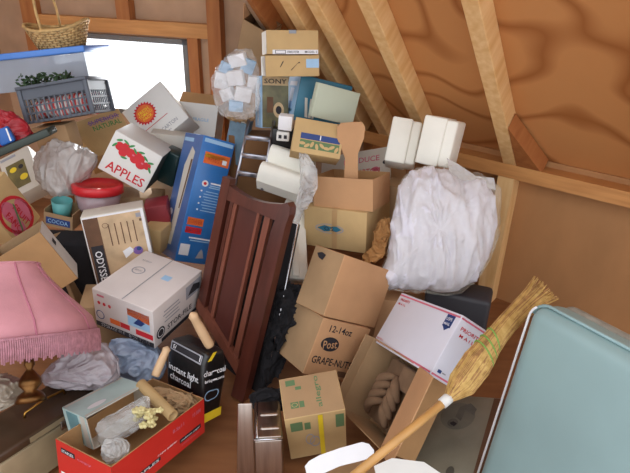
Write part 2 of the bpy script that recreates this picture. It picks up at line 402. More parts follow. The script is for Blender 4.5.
# end wall with its window
Q = P0 + D * GAB; E1 = Vector((-.965, .264, 0)).normalized(); NB = Vector((.264, .965, 0)).normalized()
ME = basis(Q, E1, -NB, E1.cross(-NB)); ez = 1 if E1.cross(-NB).z > 0 else -1
def sz(px, py):
    p = onplane(px, py, Q, NB); return (p - Q).dot(E1), p.z
def ebox(mb, s0, s1, y0, y1, z0, z1, m):
    a, b = (z0 - Q.z) * ez, (z1 - Q.z) * ez
    mb.box((min(s0, s1), y0, min(a, b)), (max(s0, s1), y1, max(a, b)), m)
ws1 = sz(189, 60)[0]; wz1 = sz(150, 37)[1]; ws0 = sz(52, 60)[0]; wz0 = wz1 - .54
mb = MB()
ebox(mb, -.6, ws1, -.04, 0, GZ, 2.6, PLYB); ebox(mb, ws0, 2.53, -.04, 0, GZ, 2.6, PLYB)
ebox(mb, ws1, ws0, -.04, 0, wz1, 2.6, PLYB); ebox(mb, ws1, ws0, -.04, 0, GZ, wz0, PLYB)
struct('wall_back', mb, ME)
wf = MB(); fwd = .035
for (a, b, c, d_) in ((ws1, ws1+fwd, wz0, wz1), (ws0-fwd, ws0, wz0, wz1), (ws1, ws0, wz1-fwd, wz1), (ws1, ws0, wz0, wz0+fwd)):
    ebox(wf, a, b, -.05, .012, c, d_, GFRAME)
w1 = struct('window_1', wf, ME)
gm = bpy.data.materials.new('window_glass'); gm.use_nodes = True; nt = gm.node_tree
gl = nt.nodes.new('ShaderNodeBsdfGlossy'); gl.inputs['Roughness'].default_value = .05
tp = nt.nodes.new('ShaderNodeBsdfTransparent'); mx = nt.nodes.new('ShaderNodeMixShader'); mx.inputs[0].default_value = .06
nt.links.new(tp.outputs[0], mx.inputs[1]); nt.links.new(gl.outputs[0], mx.inputs[2]); nt.links.new(mx.outputs[0], nt.nodes['Material Output'].inputs[0])
pn = MB(); ebox(pn, ws1+fwd, ws0-fwd, -.028, -.024, wz0+fwd, wz1-fwd, gm); o = pn.build('window_pane', w1)
# studs and header
def eb(px0, px1, pyt, z0, z1, th=.07, m=LUMD):
    a = sz(px0, pyt)[0]; b = sz(px1, pyt)[0]; mb = MB(); ebox(mb, a, b, .001, th, z0, z1, m); trim(mb, ME)
hz = sz(150, 20)[1], sz(150, 34)[1]
mb = MB(); ebox(mb, sz(212, 30)[0], sz(34, 30)[0], .001, .06, hz[1], hz[0], LUMH); trim(mb, ME)
eb(212, 225, 30, GZ, 2.6)                # full stud right of the window
eb(192, 202, 60, GZ, hz[1], .05)
eb(122, 135, 10, hz[0], 2.6)
eb(30, 43, 20, GZ, 2.6)
mb = MB(); ebox(mb, 2.5, 2.53, 0, 4.2, GZ, 2.6, PLYB); struct('wall_left', mb, ME)
mb = MB(); ebox(mb, -.6, 2.53, -.05, 1.6, 2.6, 2.63, PLYB); trim(mb, ME)   # flat ceiling over the dormer
# unseen cheek triangle added above the roof edge to keep sky light out
mb = MB(); c0 = P0 + D * GAB; c1 = c0 + V * 2.7; c2 = Vector((c0.x, c0.y, c1.z))
mb.add([c0, c1, c2, c0 + D*.03, c1 + D*.03, c2 + D*.03], [(0,1,2),(5,4,3),(0,3,4,1),(1,4,5,2),(2,5,3,0)], PLYB); trim(mb)
# ------------------------------------------------------------------ light
W = bpy.data.worlds.new('World'); bpy.context.scene.world = W; W.use_nodes = True
bg = W.node_tree.nodes['Background']; bg.inputs[0].default_value = (.93, .96, 1, 1); bg.inputs[1].default_value = 1.9
def area(name, p, tgt, sx, sy, e, col):
    l = bpy.data.lights.new(name, 'AREA'); l.shape = 'RECTANGLE'; l.size = sx; l.size_y = sy; l.energy = e; l.color = col
    o = bpy.data.objects.new(name, l); COL.objects.link(o); o.location = p
    o.rotation_euler = (Vector(tgt) - Vector(p)).to_track_quat('-Z', 'Y').to_euler(); return o
wc = Q + E1 * ((ws0 + ws1) / 2) + Vector((0, 0, (wz0 + wz1) / 2 - Q.z))
area('daylight_window', wc + NB * .25 + Vector((0,0,.15)), wc - NB, ws0 - ws1 + .5, 1.3, 130, (.92, .96, 1))
sun = bpy.data.lights.new('sun', 'SUN'); sun.energy = 7; sun.angle = .012; sun.color = (1, .95, .86); so = bpy.data.objects.new('sun', sun); COL.objects.link(so)
so.rotation_euler = Vector((.30, -1, -.36)).to_track_quat('-Z', 'Y').to_euler()
sc = bpy.context.scene
sc.view_settings.view_transform = 'Standard'; sc.view_settings.look = 'None'; sc.view_settings.gamma = 1; sc.view_settings.exposure = 0
# ------------------------------------------------------------------ boxes and cartons of the heap
GP = mat('faded_green_print', '5e7a52', .7, .05)
PRW = mat('printed_box_white', 'd8cfcc', .45, .04, 5, spec=.4)
carton('printed', 'printed_carton', 'glossy white printed storage box lying flat with small pictures along its side', 'box', PRW, [
    ('F','r',.5,.08,.98,.13,INK), ('F','t',.3,.08,.4,.09,TEXTW,0,'STORAGE FILE'), ('F','t',.75,.08,.35,.09,TEXTW,0,'BOX 12x15'),
    ('F','r',.76,.62,.36,.44,SKYP), ('F','p',.76,.62,.36,.44,ORANGE,0,[(-.5,.1),(.5,-.05),(.5,.5),(-.5,.5)]), ('F','p',.76,.62,.36,.44,NAVY,0,[(-.25,-.3),(.1,-.32),(.3,-.05),(0,.1)],.002),
    ('F','r',.35,.3,.17,.14,ORANGE), ('F','r',.52,.3,.16,.14,RED), ('F','r',.84,.28,.28,.14,RED), ('F','o',.1,.35,.14,.24,NAVY),
    ('F','e',.1,.68,.05,.09,RED), ('F','e',.19,.68,.05,.09,RED), ('F','e',.28,.68,.05,.09,RED), ('F','r',.14,.88,.12,.05,PINK),
    ('R','e',.12,.3,.16,.3,INK), ('R','o',.12,.3,.12,.22,TEXTW,0,'',.002), ('R','r',.55,.07,.85,.1,INK), ('R','t',.5,.28,.5,.13,INK,0,'STOR-FILE'),
    ('R','r',.8,.72,.32,.34,GREYP), ('R','p',.8,.72,.3,.3,INK,0,[(-.4,-.3),(.4,-.4),(.45,.1),(0,.4),(-.2,.1)],.002), ('R','r',.35,.75,.3,.03,GREYP), ('R','r',.35,.66,.34,.03,GREYP), ('R','r',.35,.57,.26,.03,GREYP), ('R','r',.35,.48,.3,.03,GREYP),
    ('T','o',.25,.58,.2,.16,GREYP), ('T','t',.25,.58,.12,.03,GREYP,0,'KEEP DRY'), ('T','r',.7,.62,.13,.1,SKYP), ('T','t',.2,.8,.16,.03,GREYP,0,'THIS SIDE UP')],
    tape=[('T','r',.5,.5,.012,.99,TAPEG)])
TB = mat('toy_box_blue', '2f74bc', .3, .07, 5, spec=.6)
TBL = mat('toy_box_side', '4f6fa8', .3, .1, 6, spec=.6)
carton('toy', 'toy_box', 'tall blue printed box with orange panels leaning beside the dark wooden headboard', 'box', TB, [
    ('F','r',.55,.84,.8,.09,ORANGE), ('F','r',.5,.855,.66,.03,YELLOW), ('F','t',.55,.83,.6,.03,RED,0,'AGES 8+'), ('F','r',.8,.83,.14,.035,TEXTW,0,'',.002),
    ('F','e',.36,.64,.2,.05,TEXTW), ('F','e',.36,.64,.1,.025,RED,0,'',.002), ('F','r',.72,.65,.38,.012,TEXTW),('F','r',.7,.63,.36,.008,SKYP),('F','r',.7,.615,.4,.008,SKYP),
    *[('F','r',.64,.58-.022*i,.5 if i % 3 else .4,.006,SKYP) for i in range(8)], *[('F','r',.3,.58-.05*i,.05,.012,TEXTW) for i in range(4)],
    ('F','r',.34,.33,.5,.06,ORANGE), ('F','t',.34,.33,.44,.035,RED,0,'TOWER'), ('F','r',.34,.26,.5,.05,RED), ('F','t',.34,.26,.44,.03,NAVY,0,'PLAY SET'), ('F','r',.6,.2,.7,.012,TEXTW), ('F','r',.6,.18,.6,.008,SKYP),
    ('F','r',.2,.1,.3,.09,TEXTW), ('F','p',.72,.08,.26,.08,GREYP,0,[(-.5,-.5),(.5,-.4),(.2,.3),(0,.5),(-.2,.2)]), ('F','r',.5,.97,.9,.03,SKYP),
    ('L','p',.5,.5,.5,.8,OFFW,0,[(-.2,-.5),(.2,-.5),(.5,.45),(.1,.5),(-.3,.3)]), ('L','p',.62,.6,.2,.4,BROWNP,0,[(-.3,-.5),(0,-.5),(.5,.5),(.1,.5)],.002),
    ('L','e',.2,.35,.2,.06,TEXTW), ('L','r',.18,.15,.12,.14,RED), ('L','r',.3,.95,.5,.03,SKYP)], sides={'L': TBL})
carton('sun', 'tilted_carton', 'white carton with a red and yellow starburst badge, balanced on a corner against the window', 'box', WHITE, [
    ('F','s',.36,.66,.5,.5,RED), ('F','e',.36,.66,.37,.37,ORANGE,0,'',.002), ('F','t',.36,.72,.24,.07,YELLOW,0,'FRESH',.0025), ('F','t',.36,.64,.3,.07,YELLOW,0,'TOMATO',.0025), ('F','t',.36,.56,.22,.06,YELLOW,0,'PACK',.0025),
    ('F','r',.42,.36,.6,.012,RED,0), ('F','t',.62,.15,.38,.08,GREYP,0,'CARTON'), ('F','t',.5,.06,.2,.03,GREYP,0,'25 LBS')])
DG = mat('dark_green_card', '2c3c38', .7, .08, 8)
ap = []
for (u, v, s_) in ((.2,.72,.15),(.31,.78,.13),(.3,.62,.14),(.44,.7,.16),(.55,.62,.15),(.66,.7,.13),(.7,.58,.17),(.58,.75,.12),(.82,.62,.13)):
    ap += [('F','e',u,v,s_*1.2,s_*1.35,RED,0,'',.0012+u*.0006)]
for i, (u, v, a) in enumerate(((.15,.85,30),(.28,.88,-20),(.4,.86,40),(.5,.8,-40),(.62,.84,15),(.74,.76,-30),(.86,.72,20),(.1,.7,60),(.36,.53,10),(.9,.56,-50))):
    ap += [('F','e',u,v,.13,.05,GREEN,a,'',.0022+i*.00005)]
ap += [('F','e',.5,.69,.05,.04,PINK,0,'',.0026), ('F','e',.72,.62,.05,.04,PINK,0,'',.0026), ('F','t',.52,.2,.8,.22,RED,0,'APPLES')]
carton('apples', 'apple_carton', 'white apple carton with APPLES in red under a bunch of red apples, dark green side', 'box', WHITE, ap, sides={'R': DG})
carton('purple', 'produce_carton', 'tan carton with purple and green lettering leaning below the window', 'box', CARDL, [
    ('F','t',.6,.84,.66,.12,PURPLE,0,'SUPERIOR'), ('F','t',.62,.68,.62,.13,GREEN,0,'NATURAL'), ('F','r',.6,.84,.7,.02,PURPLE)])
# open white carton with brown flap in front of the window
t, d = openbox('flapbox', 'open_carton', 'open white carton with a brown folded flap, just right of the starburst carton', 'box', WHITE, CARD, 'T',
    flaps=[('F',.09,-35,CARD),('R',.07,60,CARD)], marks=[('F','t',.6,.5,.4,.1,SKYP,0,'FRAGILE')])
carton('fruit', 'fruit_carton', 'cream fruit carton with faded pink printing at the left edge above the lampshade', 'box', CARDL, [
    ('F','e',.66,.74,.46,.36,PINK), ('F','e',.5,.4,.4,.4,PINK), ('F','e',.8,.3,.34,.4,PINK), ('F','o',.62,.5,.72,.9,RED,15), ('F','t',.68,.6,.4,.16,RED,0,'FRUIT',.003), ('F','t',.7,.32,.45,.15,RED,0,'FANCY',.003),
    ('F','p',.66,.48,.5,.07,GP,-20,[(-.5,-.2),(.5,-.5),(.4,.3),(-.4,.5)],.0035)])
t, d = openbox('handhole', 'flap_carton', 'brown open carton with a pierced side painted white as sunlight, behind the lampshade', 'box', CARD, CARDG, 'T', marks=[('R','r',.5,.5,.99,.99,WHITE)])  # brown card; right face painted white to stand for sunlight on it
hb = MB(); mark(hb, d, 'R', 'r', .5, .66, .3, .1, INK, lift=.003); hb.build('hand_hole', t)
carton('panel', 'cardboard_sheet', 'plain brown cardboard piece standing between the pierced flap carton and the framed picture box', 'cardboard', CARDG)
# boxed fireplace set
M_, d_ = pose('odyssey')
ODY = mat('photo_tan', 'c9ac88', .4, .12, 14)
om = [('F','r',.5,.5,.98,.98,TEXTW), ('F','r',.14,.5,.24,.94,BROWNP,0,'',.0018), ('F','r',.6,.5,.68,.94,ODY,0,'',.0018), ('F','r',.15,.34,.19,.6,INK,0,'',.0022), ('F','t',.15,.36,.62,.08,TEXTW,-90,'ODYSSEY',.003),
      ('F','o',.35,.86,.1,.06,BROWNP,0,'',.0026)]
for i in range(5): om.append(('F','r',.4+.1*i,.74,.018,.26,BROWNP,0,'',.0026))
om += [('F','p',.62,.5,.2,.1,TEXTW,30,[(-.5,-.4),(.5,-.3),(.4,.4),(-.3,.5)],.0026), ('F','e',.78,.5,.16,.1,PURPLE,0,'',.0026), ('F','e',.8,.52,.08,.05,NAVY,0,'',.003), ('F','r',.9,.92,.08,.05,GREYP,0,'',.0026), ('F','r',.92,.86,.04,.03,BROWNP,0,'',.0026)]
carton('odyssey', 'fire_tool_box', 'photo-printed box lettered ODYSSEY up its dark band, behind the glossy white box', 'box', OFFW, om)
tp_ = [('T','r',.5,.5,.14,.99,TAPEG), ('F','r',.5,.93,.14,.14,TAPEG)]
carton('stackhi', 'stacked_carton', 'tan carton with a white label strip, topmost of the pair by the rafters', 'box', CARDL, [
    ('F','r',.55,.1,.88,.18,TEXTW), ('F','r',.26,.1,.2,.15,INK,0,'',.0016), ('F','r',.26,.1,.18,.11,TEXTW,0,'',.002), ('F','t',.5,.1,.22,.09,INK,0,'STEREO SYSTEM',.002), ('F','t',.85,.1,.24,.09,INK,0,'MODEL 2',.002)], tape=tp_, sides={'L': OFFW}, group=None)
carton('stacklo', 'stacked_carton', 'tan carton with scribbles and a blue-grey patch, lower of the pair by the rafters', 'box', CARDL, [
    ('F','r',.87,.62,.24,.42,SKYP), ('F','p',.3,.6,.08,.3,INK,0,[(-.5,-.5),(-.3,-.5),(.3,.2),(.5,.5),(.2,.4)]), ('F','p',.55,.5,.18,.4,INK,0,[(-.5,-.5),(-.4,-.5),(.4,.5),(.5,.35),(.2,.3)])], sides={'L': OFFW})
SB = mat('box_picture', '7e7a56', .4, .2, 12, col2='4c4838')
carton('sony', 'stereo_box', 'picture box lettered SONY with a pale blue spine, under the two tan cartons', 'box', SKYP, [
    ('F','r',.5,.5,.98,.98,SB), ('F','r',.5,.9,.96,.16,TAN,0,'',.0018), ('F','t',.5,.9,.84,.09,INK,0,'SONY',.003), ('F','r',.3,.45,.24,.3,BROWNP,0,'',.0018), ('F','e',.62,.35,.4,.3,TAN,0,'',.0018), ('F','e',.62,.35,.22,.16,INK,0,'',.0025),
    *[('L','t',.5,.15+.2*i,.5,.12,TEXTW,90,'SONY') for i in range(4)]])
TEALB = mat('teal_box', '2f6f88', .45, .08, 6)
carton('blue', 'blue_carton', 'big teal-blue box with a light blue side, right of the stereo box under the rafters', 'box', TEALB, [
    ('F','p',.27,.32,.26,.42,OFFW,0,[(-.5,.5),(-.3,.5),(-.05,-.5),(-.25,-.5)]), ('F','p',.27,.32,.26,.42,OFFW,0,[(-.1,.5),(.1,.5),(.2,-.5),(0,-.5)]), ('F','p',.27,.32,.26,.42,OFFW,0,[(.3,.5),(.45,.5),(.4,-.5),(.25,-.5)]),
    ('L','r',.5,.8,.6,.1,TEXTW), ('L','r',.5,.55,.3,.3,TEXTW), ('L','r',.5,.2,.5,.06,TEALB)], sides={'L': SKYP, 'T': TEALB})
PALE = mat('pale_sage_board', 'bcc4b0', .6, .03, 4)
carton('pale', 'sage_board', 'thin pale sage board leaning on the teal-blue box', 'board', PALE)
carton('stripe', 'striped_carton', 'tan carton with a dark blue stripe and grassy green print, below the pale board', 'box', CARDL, [
    ('F','r',.55,.5,.8,.17,NAVY), ('F','r',.55,.51,.02,.14,TEXTW,0,'',.002), ('F','r',.55,.27,.8,.24,GP), *[('F','e',.2+.1*i,.28-.05*(i % 2),.13,.09,CARDL,35*i,'',.0014+.0002*i) for i in range(8)]])
carton('pinkbox', 'banana_carton', 'large pale carton with pink print and dark hand hole, behind the small brown box', 'box', OFFW, [
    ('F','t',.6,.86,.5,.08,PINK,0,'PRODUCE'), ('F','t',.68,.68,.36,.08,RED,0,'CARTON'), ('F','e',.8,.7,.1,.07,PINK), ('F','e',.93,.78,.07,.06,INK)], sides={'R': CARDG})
t, d = openbox('smallbrown', 'brown_carton', 'shallow open brown carton on top of the carton with the oval logo', 'box', CARDO, CARD, 'T')
carton('logobox', 'logo_carton', 'tan carton with a blue-green oval logo, under the shallow open brown one', 'box', CARDL, [
    ('F','e',.42,.5,.46,.24,GREYP), ('F','e',.42,.5,.42,.2,CARDL,0,'',.0018), ('F','p',.42,.5,.4,.16,TEALB,0,[(-.5,0),(-.2,.5),(.1,.3),(0,-.4),(-.2,-.5)],.0024), ('F','p',.42,.5,.4,.16,TEALB,0,[(.1,.4),(.3,.45),(.5,.05),(.3,-.4),(.16,-.3)],.0024), ('F','t',.42,.5,.16,.1,INK,0,'O.S.',.003)],
    tape=[('F','r',.5,.5,.08,.98,TAPE), ('T','r',.5,.5,.08,.98,TAPE)])
t, d = carton('tilted', 'leaning_carton', 'plain brown carton tipped back over the GRAPE-NUTS carton, dark hole in its side', 'box', CARDO, sides={'L': CARDG})  # left side in a darker tone, its shade put into the colour
hb = MB(); mark(hb, d, 'L', 'p', .3, .86, .3, .12, INK, text=[(-.5,.2),(0,.5),(.5,.3),(.3,-.5),(-.2,-.3)], lift=.003); hb.build('hand_hole', t)
carton('grape', 'cereal_carton', 'brown cereal carton printed GRAPE-NUTS with a dark oval Post emblem', 'box', CARDO, [
    ('F','t',.42,.85,.46,.12,INK,0,'12-14oz'), ('F','e',.3,.58,.36,.25,INK), ('F','t',.3,.58,.27,.15,CARDO,12,'Post',.003), ('F','t',.52,.28,.92,.13,INK,0,'GRAPE-NUTS F'), ('F','r',.8,.1,.3,.1,BROWNP)],
    sides={'L': CARDG})  # darker left side carries its shadow as colour
carton('green', 'faded_carton', 'worn tan carton with faded green print and a yellow tape strip', 'box', CARDL, [
    ('T','r',.18,.85,.16,.14,GP), ('T','r',.3,.7,.1,.08,GP), ('T','t',.62,.55,.6,.15,GP,90,'allegro'), ('T','r',.2,.3,.13,.15,GP), ('T','o',.2,.3,.1,.1,CARDL,0,'',.002), ('T','r',.32,.3,.08,.15,GP), ('T','r',.86,.8,.2,.2,CARDG),
    ('F','r',.18,.8,.2,.2,GP), ('F','r',.36,.78,.1,.16,GP), ('F','r',.9,.78,.14,.3,GP), ('F','o',.38,.45,.16,.26,GREYP), ('F','o',.46,.38,.18,.26,GREYP)],
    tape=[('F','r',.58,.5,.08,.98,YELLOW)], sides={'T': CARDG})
PMW = mat('mailer_white', 'd6d6e2', .4, .03, 4)
pm = []
for v in (.045, .955): pm += [('F','r',.5,v,.98,.028,PINK), ('R','r',.5,v,.98,.028,PINK)]
pm += [('F','t',.14,.88,.17,.05,RED,0,'PRIORITY'), ('F','t',.12,.8,.13,.04,RED,0,'M A I L'), ('F','r',.88,.84,.11,.2,NAVY), ('F','p',.88,.72,.11,.08,NAVY,0,[(-.5,.5),(.5,.5),(0,-.5)]), ('F','t',.88,.87,.08,.05,TEXTW,0,'USPS',.003), ('F','t',.88,.79,.08,.04,TEXTW,0,'MAIL',.003),
       ('F','t',.08,.1,.12,.02,RED,0,'FROM THE U.S.'), ('R','t',.5,.82,.72,.06,RED,0,'PRIORITY'), ('R','t',.45,.72,.5,.05,RED,0,'M A I L'), ('R','r',.2,.12,.12,.05,NAVY), ('R','r',.35,.12,.12,.02,GREYP)]
carton('priority', 'mailing_box', 'white postal box with pink border lines lettered PRIORITY MAIL, below the big bag of bedding', 'box', PMW, pm)
# white foam coolers
def foambox(fit, label, k=1, dims=None):
    M, d = pose(fit, k); d = Vector(dims) if dims else d
    t = thing('foam_box', label, 'foam box', M, 'white foam boxes on the bedding bag'); w, dp, h = d
    mb = MB(); mb.rbox((-w/2,-dp/2,0), (w/2,dp/2,h), FOAM, .012, 3); mb.build('foam_body', t)
    lb = MB(); lb.rbox((-w*.04-w/2+.002,-dp/2-.012,-.004), (w*.18,dp/2+.012,h+.004), FOAM, .008, 2); lb.build('lid', t)
foambox('foam1', 'white foam box above the bedding bag, left one of the touching pair')
foambox('foam2', 'white foam box above the bedding bag, right one nearer the rafter', dims=(.155,.2,.22))
# carton with moulded cardboard insert
t, d = openbox('egg', 'insert_carton', 'open brown carton lying tipped with a moulded pulp insert inside, left of the broom handle', 'box', CARD, CARDG, 'F',
    flaps=[('R',.17,72,CARDO),('L',.05,-10,CARDG)])
w, dp, h = d
PULP = mat('moulded_pulp', '7c6048', .95, .1, 20, bump=.2)
pb = MB()
for j in (-1, 1):
    for i in range(4):
        z0 = h*.3 + i*.036
        pts = [Vector((-.01 + j*(.004 + .075*math.sin(a)), -.012 - .028*math.sin(2*a if a < PI/2 else PI), z0 + .03*math.cos(a*1.3) - .035*(a/1.5))) for a in [1.5*k/9 for k in range(10)]]
        pb.tube(pts, [.009+.011*math.sin(PI*(k+.5)/10) for k in range(10)], PULP, 10)
pb.rbox((-w*.36,dp*.05,h*.1),(w*.36,dp*.2,h*.9), PULP, .01); pb.rbox((w*.05,-.03,h*.62),(w*.38,dp*.1,h*.9), PULP, .01)
pb.build('pulp_insert', t)
# red carton and the teal one in it
REDB = mat('red_carton', 'cc2e26', .45, .04, 5)
rm = [('F','r',.3,.28,.34,.1,INK), ('F','t',.3,.28,.3,.07,TEXTW,0,'STAPLES',.0018+.001), ('F','t',.55,.38,.22,.05,TEXTW,0,'copy paper'), ('F','r',.82,.3,.26,.12,INK), ('F','t',.82,.3,.23,.06,TEXTW,0,'multi-use paper',.003), ('F','t',.68,.72,.13,.1,PINK,0,'8.5x11'), ('F','t',.9,.75,.1,.12,PINK,0,'10 RM'), ('F','t',.82,.16,.22,.04,PINK,0,'5000 sheets'),
      ('L','r',.22,.78,.26,.13,INK), ('L','t',.22,.78,.22,.07,TEXTW,0,'STAPLES',.003), ('L','t',.52,.74,.26,.07,PINK,0,'copy'), ('L','t',.84,.6,.16,.14,PINK,0,'10'), ('L','r',.6,.3,.3,.14,INK), ('L','r',.2,.14,.3,.1,TEXTW)]
t, d = openbox('red', 'red_paper_carton', 'open red copy-paper carton lettered STAPLES in the lower left, full of packing bits', 'box', REDB, CARD, 'T', marks=rm, dims=(.446*KS,.26*KS,.15*KS), k=.985)
redT = t; RM, rd = t.matrix_world.copy(), d
TEALC = mat('teal_carton', 'bcd4d2', .5, .08, 8)  # teal lightened: sunlight on the top is put into the colour
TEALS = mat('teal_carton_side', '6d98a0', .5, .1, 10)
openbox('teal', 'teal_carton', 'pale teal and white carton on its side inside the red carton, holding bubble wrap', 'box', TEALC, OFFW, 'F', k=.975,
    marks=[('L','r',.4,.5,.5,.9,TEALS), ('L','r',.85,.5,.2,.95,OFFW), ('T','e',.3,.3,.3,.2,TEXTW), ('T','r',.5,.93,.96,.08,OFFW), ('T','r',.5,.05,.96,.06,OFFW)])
# brown metal case
CASE = mat('case_brown', '4c3828', .35, .12, 8, spec=.5)
CASEB = mat('case_beige', '9c8a6c', .5, .1, 8)
M, d = pose('case', .985); t = thing('metal_case', 'dark brown lidded metal case with beige front at the lower left under the lamp', 'case', M)
w, dp, h = d; w0 = -w/2 - .1
mb = MB(); mb.rbox((w0,-dp/2,-.02),(w/2,dp/2,h*.78), CASEB, .008); mb.build('case_body', t)
mb = MB(); mb.rbox((w0-.002,-dp/2-.003,h*.79),(w/2+.002,dp/2+.003,h), CASE, .012, 3); mark(mb, (w-.03,dp-.02,h), 'F','r',.5,.9,.97,.12,CASEB,lift=.0145); mb.build('lid', t)
mb = MB(); mb.tube([(-.09,0,h),(-.085,0,h+.018),(0,.003,h+.024),(.085,0,h+.018),(.09,0,h)], .005, BRASS, 8); mb.build('handle', t)
mb = MB(); mb.rbox((-.02,-dp/2-.009,h*.68),(.02,-dp/2-.001,h*.88), CHROME, .002); mb.build('latch', t)
# ------------------------------------------------------------------ helpers for the loose things
def clearmat(name, col, trans=.45, rough=.18, bump=.3):
    return mat(name, col, rough, .03, 8, trans=trans, bump=bump*1.2, bscale=28, spec=.8, kind2='crinkle')
FILM = clearmat('clear_film', 'e4e4e4', .62)
FILMW = clearmat('cloudy_film', 'cfcac8', .4)
LINEN = mat('white_bedding', 'dcdae4', .9, .03, 6, bump=.25, bscale=14)
def fbox(name, label, cat, px, py, d, dims, yaw=0, pitch=0, roll=0, m=CARDD, r=.004, marks=(), group=None):
    w, dp, h = dims; R = Matrix.Rotation(math.radians(yaw), 4, 'Z') @ Matrix.Rotation(math.radians(pitch), 4, 'X') @ Matrix.Rotation(math.radians(roll), 4, 'Y')
    M = Matrix.Translation(at(px, py, d)) @ R @ Matrix.Translation((0, 0, -h / 2))
    mb = MB(); mb.rbox((-w/2,-dp/2,0), (w/2,dp/2,h), m, r)
    for a in marks: mark(mb, Vector(dims), *a)
    o = mb.build(name, None, M); return tag(o, label, cat, group)
def plate(outline, d, n, th, m, mb=None):
    """board of real thickness; outline points lie on one plane"""
    n = Vector(n).normalized(); cx = sum(p[0] for p in outline)/len(outline); cy = sum(p[1] for p in outline)/len(outline)
    P = at(cx, cy, d); pts = [onplane(x, y, P, n) for x, y in outline]; mb = mb or MB(); k = len(pts)
    vs = pts + [p - n * th for p in pts]
    mb.add(vs, [list(range(k)), [k + i for i in range(k)][::-1]] + [(i, k+i, k+(i+1) % k, (i+1) % k) for i in range(k)], m); return mb
def recentre(mb):
    c = sum(mb.v, Vector()) / len(mb.v); c = Vector((c.x, c.y, min(v.z for v in mb.v))); mb.v = [v - c for v in mb.v]; return Matrix.Translation(c)
def single(mb, name, label, cat, group=None, kind=None):
    M = recentre(mb); return tag(mb.build(name, None, M), label, cat, group, kind)
def root_at(P, name, label, cat, group=None): return thing(name, label, cat, Matrix.Translation(P), group)
def kid(mb, name, root, label=None):
    Mi = root.matrix_world.inverted() if root.parent is None else None
    mb.v = [Mi @ v for v in mb.v]; o = mb.build(name, root)
    if label: o['label'] = label
    return o
def dirv(yaw, el): a, e = math.radians(yaw), math.radians(el); return Vector((math.cos(e)*math.sin(a), math.cos(e)*math.cos(a), math.sin(e)))
# ------------------------------------------------------------------ upper left: bin, wicker basket, laundry basket
BINM = clearmat('milky_plastic', 'a4acb8', .5, .3, 0); BLID = mat('blue_lid', '4f86d8', .35, .05, 5)
M, d = pose('bin'); t = thing('storage_bin', 'milky storage bin with a blue lid under the wicker basket', 'storage bin', M)
w, dp, h = d; mb = MB(); th = .004; X, Y = w/2, dp/2
for a, b in (((-X,-Y,0),(X,-Y+th,h)), ((-X,Y-th,0),(X,Y,h)), ((-X,-Y+th,0),(-X+th,Y-th,h)), ((X-th,-Y+th,0),(X,Y-th,h)), ((-X+th,-Y+th,0),(X-th,Y-th,th))): mb.box(a, b, BINM)
mb.build('bin_body', t)
mb = MB(); mb.rbox((-X-.012,-Y-.012,h),(X+.012,Y+.012,h+.034), BLID, .006); mb.build('lid', t)
binT = M.copy()
mb = MB(); mb.rbox((-X*.55,-Y*.8,.01),(X*.93,Y*.8,h*.72), LINEN, .035, 4, cuts=3); mb.warp(lambda v: v + Vector((0,0,.012*noise.noise(v*9) - .03*(v.x < 0)*abs(v.x))))
tag(mb.build('folded_blanket', None, M @ Matrix.Translation((0,0,.0))), 'off-white folded blanket seen through the milky bin under the blue lid', 'blanket')
WICK = mat('wicker', 'd0aa70', .7, .15, 30, bump=.4, bscale=90); WICKD = mat('wicker_dark', 'a8804c', .7, .15, 30)
bp = at(62, 44, 3.18); bp.z = (binT @ Vector((0, 0, h + .034))).z + .014
t = thing('wicker_basket', 'tan wicker basket with a hoop handle standing on the blue bin lid', 'basket', Matrix.Translation(bp) @ Matrix.Rotation(math.radians(-6), 4, 'Y'))
mb = MB(); rows = 9; nst = 44
def brim(q, v): return 1 + .0*v
for i in range(rows):
    f = i / (rows - 1); ax = .125 + .05 * f; ay = .09 + .035 * f
    pts = [Vector((ax*math.cos(q), ay*math.sin(q), .008 + .1*f + .035*f*abs(math.cos(q))**3)) + Vector((math.cos(q), math.sin(q), 0))*(.003*(1 if (k+i) % 2 else -1)) for k, q in enumerate([2*PI*k/nst for k in range(nst+1)])]
    mb.tube(pts, .0075 if i < rows-1 else .010, WICK, 6)
for k in range(nst):
    q = 2*PI*k/nst; pts = [Vector(((.125+.05*f)*math.cos(q), (.09+.035*f)*math.sin(q), .1*f + .035*f*abs(math.cos(q))**3)) for f in (0,.33,.66,1)]
    mb.tube(pts, .005, WICKD, 5)
mb.prism([(.125*math.cos(2*PI*k/24), .09*math.sin(2*PI*k/24)) for k in range(24)], 0, .01, WICKD)
mb.build('basket_body', t)
mb = MB(); mb.tube([Vector((-.035+.012*math.sin(a*2), .118*math.cos(a), .1 + .26*math.sin(a))) for a in [PI*k/20 for k in range(21)]], .0075, WICK, 8); mb.build('handle', t)
LB = mat('laundry_grey', '525863', .5, .05, 6)
M, d = pose('laundry'); t = thing('laundry_basket', 'grey slotted plastic laundry basket below the blue-lidded bin', 'laundry basket', M); w, dp, h = d; X, Y = w/2, dp/2
mb = MB()
def slats(mb, ax, L, off, m):
    def bx_(a0, a1, z0, z1):
        if ax == 'x': mb.box((a0, off-.003, z0), (a1, off+.003, z1), m)
        else: mb.box((off-.003, a0, z0), (off+.003, a1, z1), m)
    bx_(-L, L, h*.66, h); bx_(-L, L, 0, h*.07); bx_(-L, L, h*.24, h*.29); bx_(-L, L, h*.45, h*.49)
    n_ = int(L*2/.026)
    for i in range(n_ + 1):
        a = -L + 2*L*i/n_; bx_(a-.004, a+.004, 0, h*.68)
slats(mb, 'x', X, -Y, LB); slats(mb, 'x', X, Y, LB); slats(mb, 'y', Y, -X, LB); slats(mb, 'y', Y, X, LB)
mb.box((-X,-Y,0),(X,Y,.005), LB)
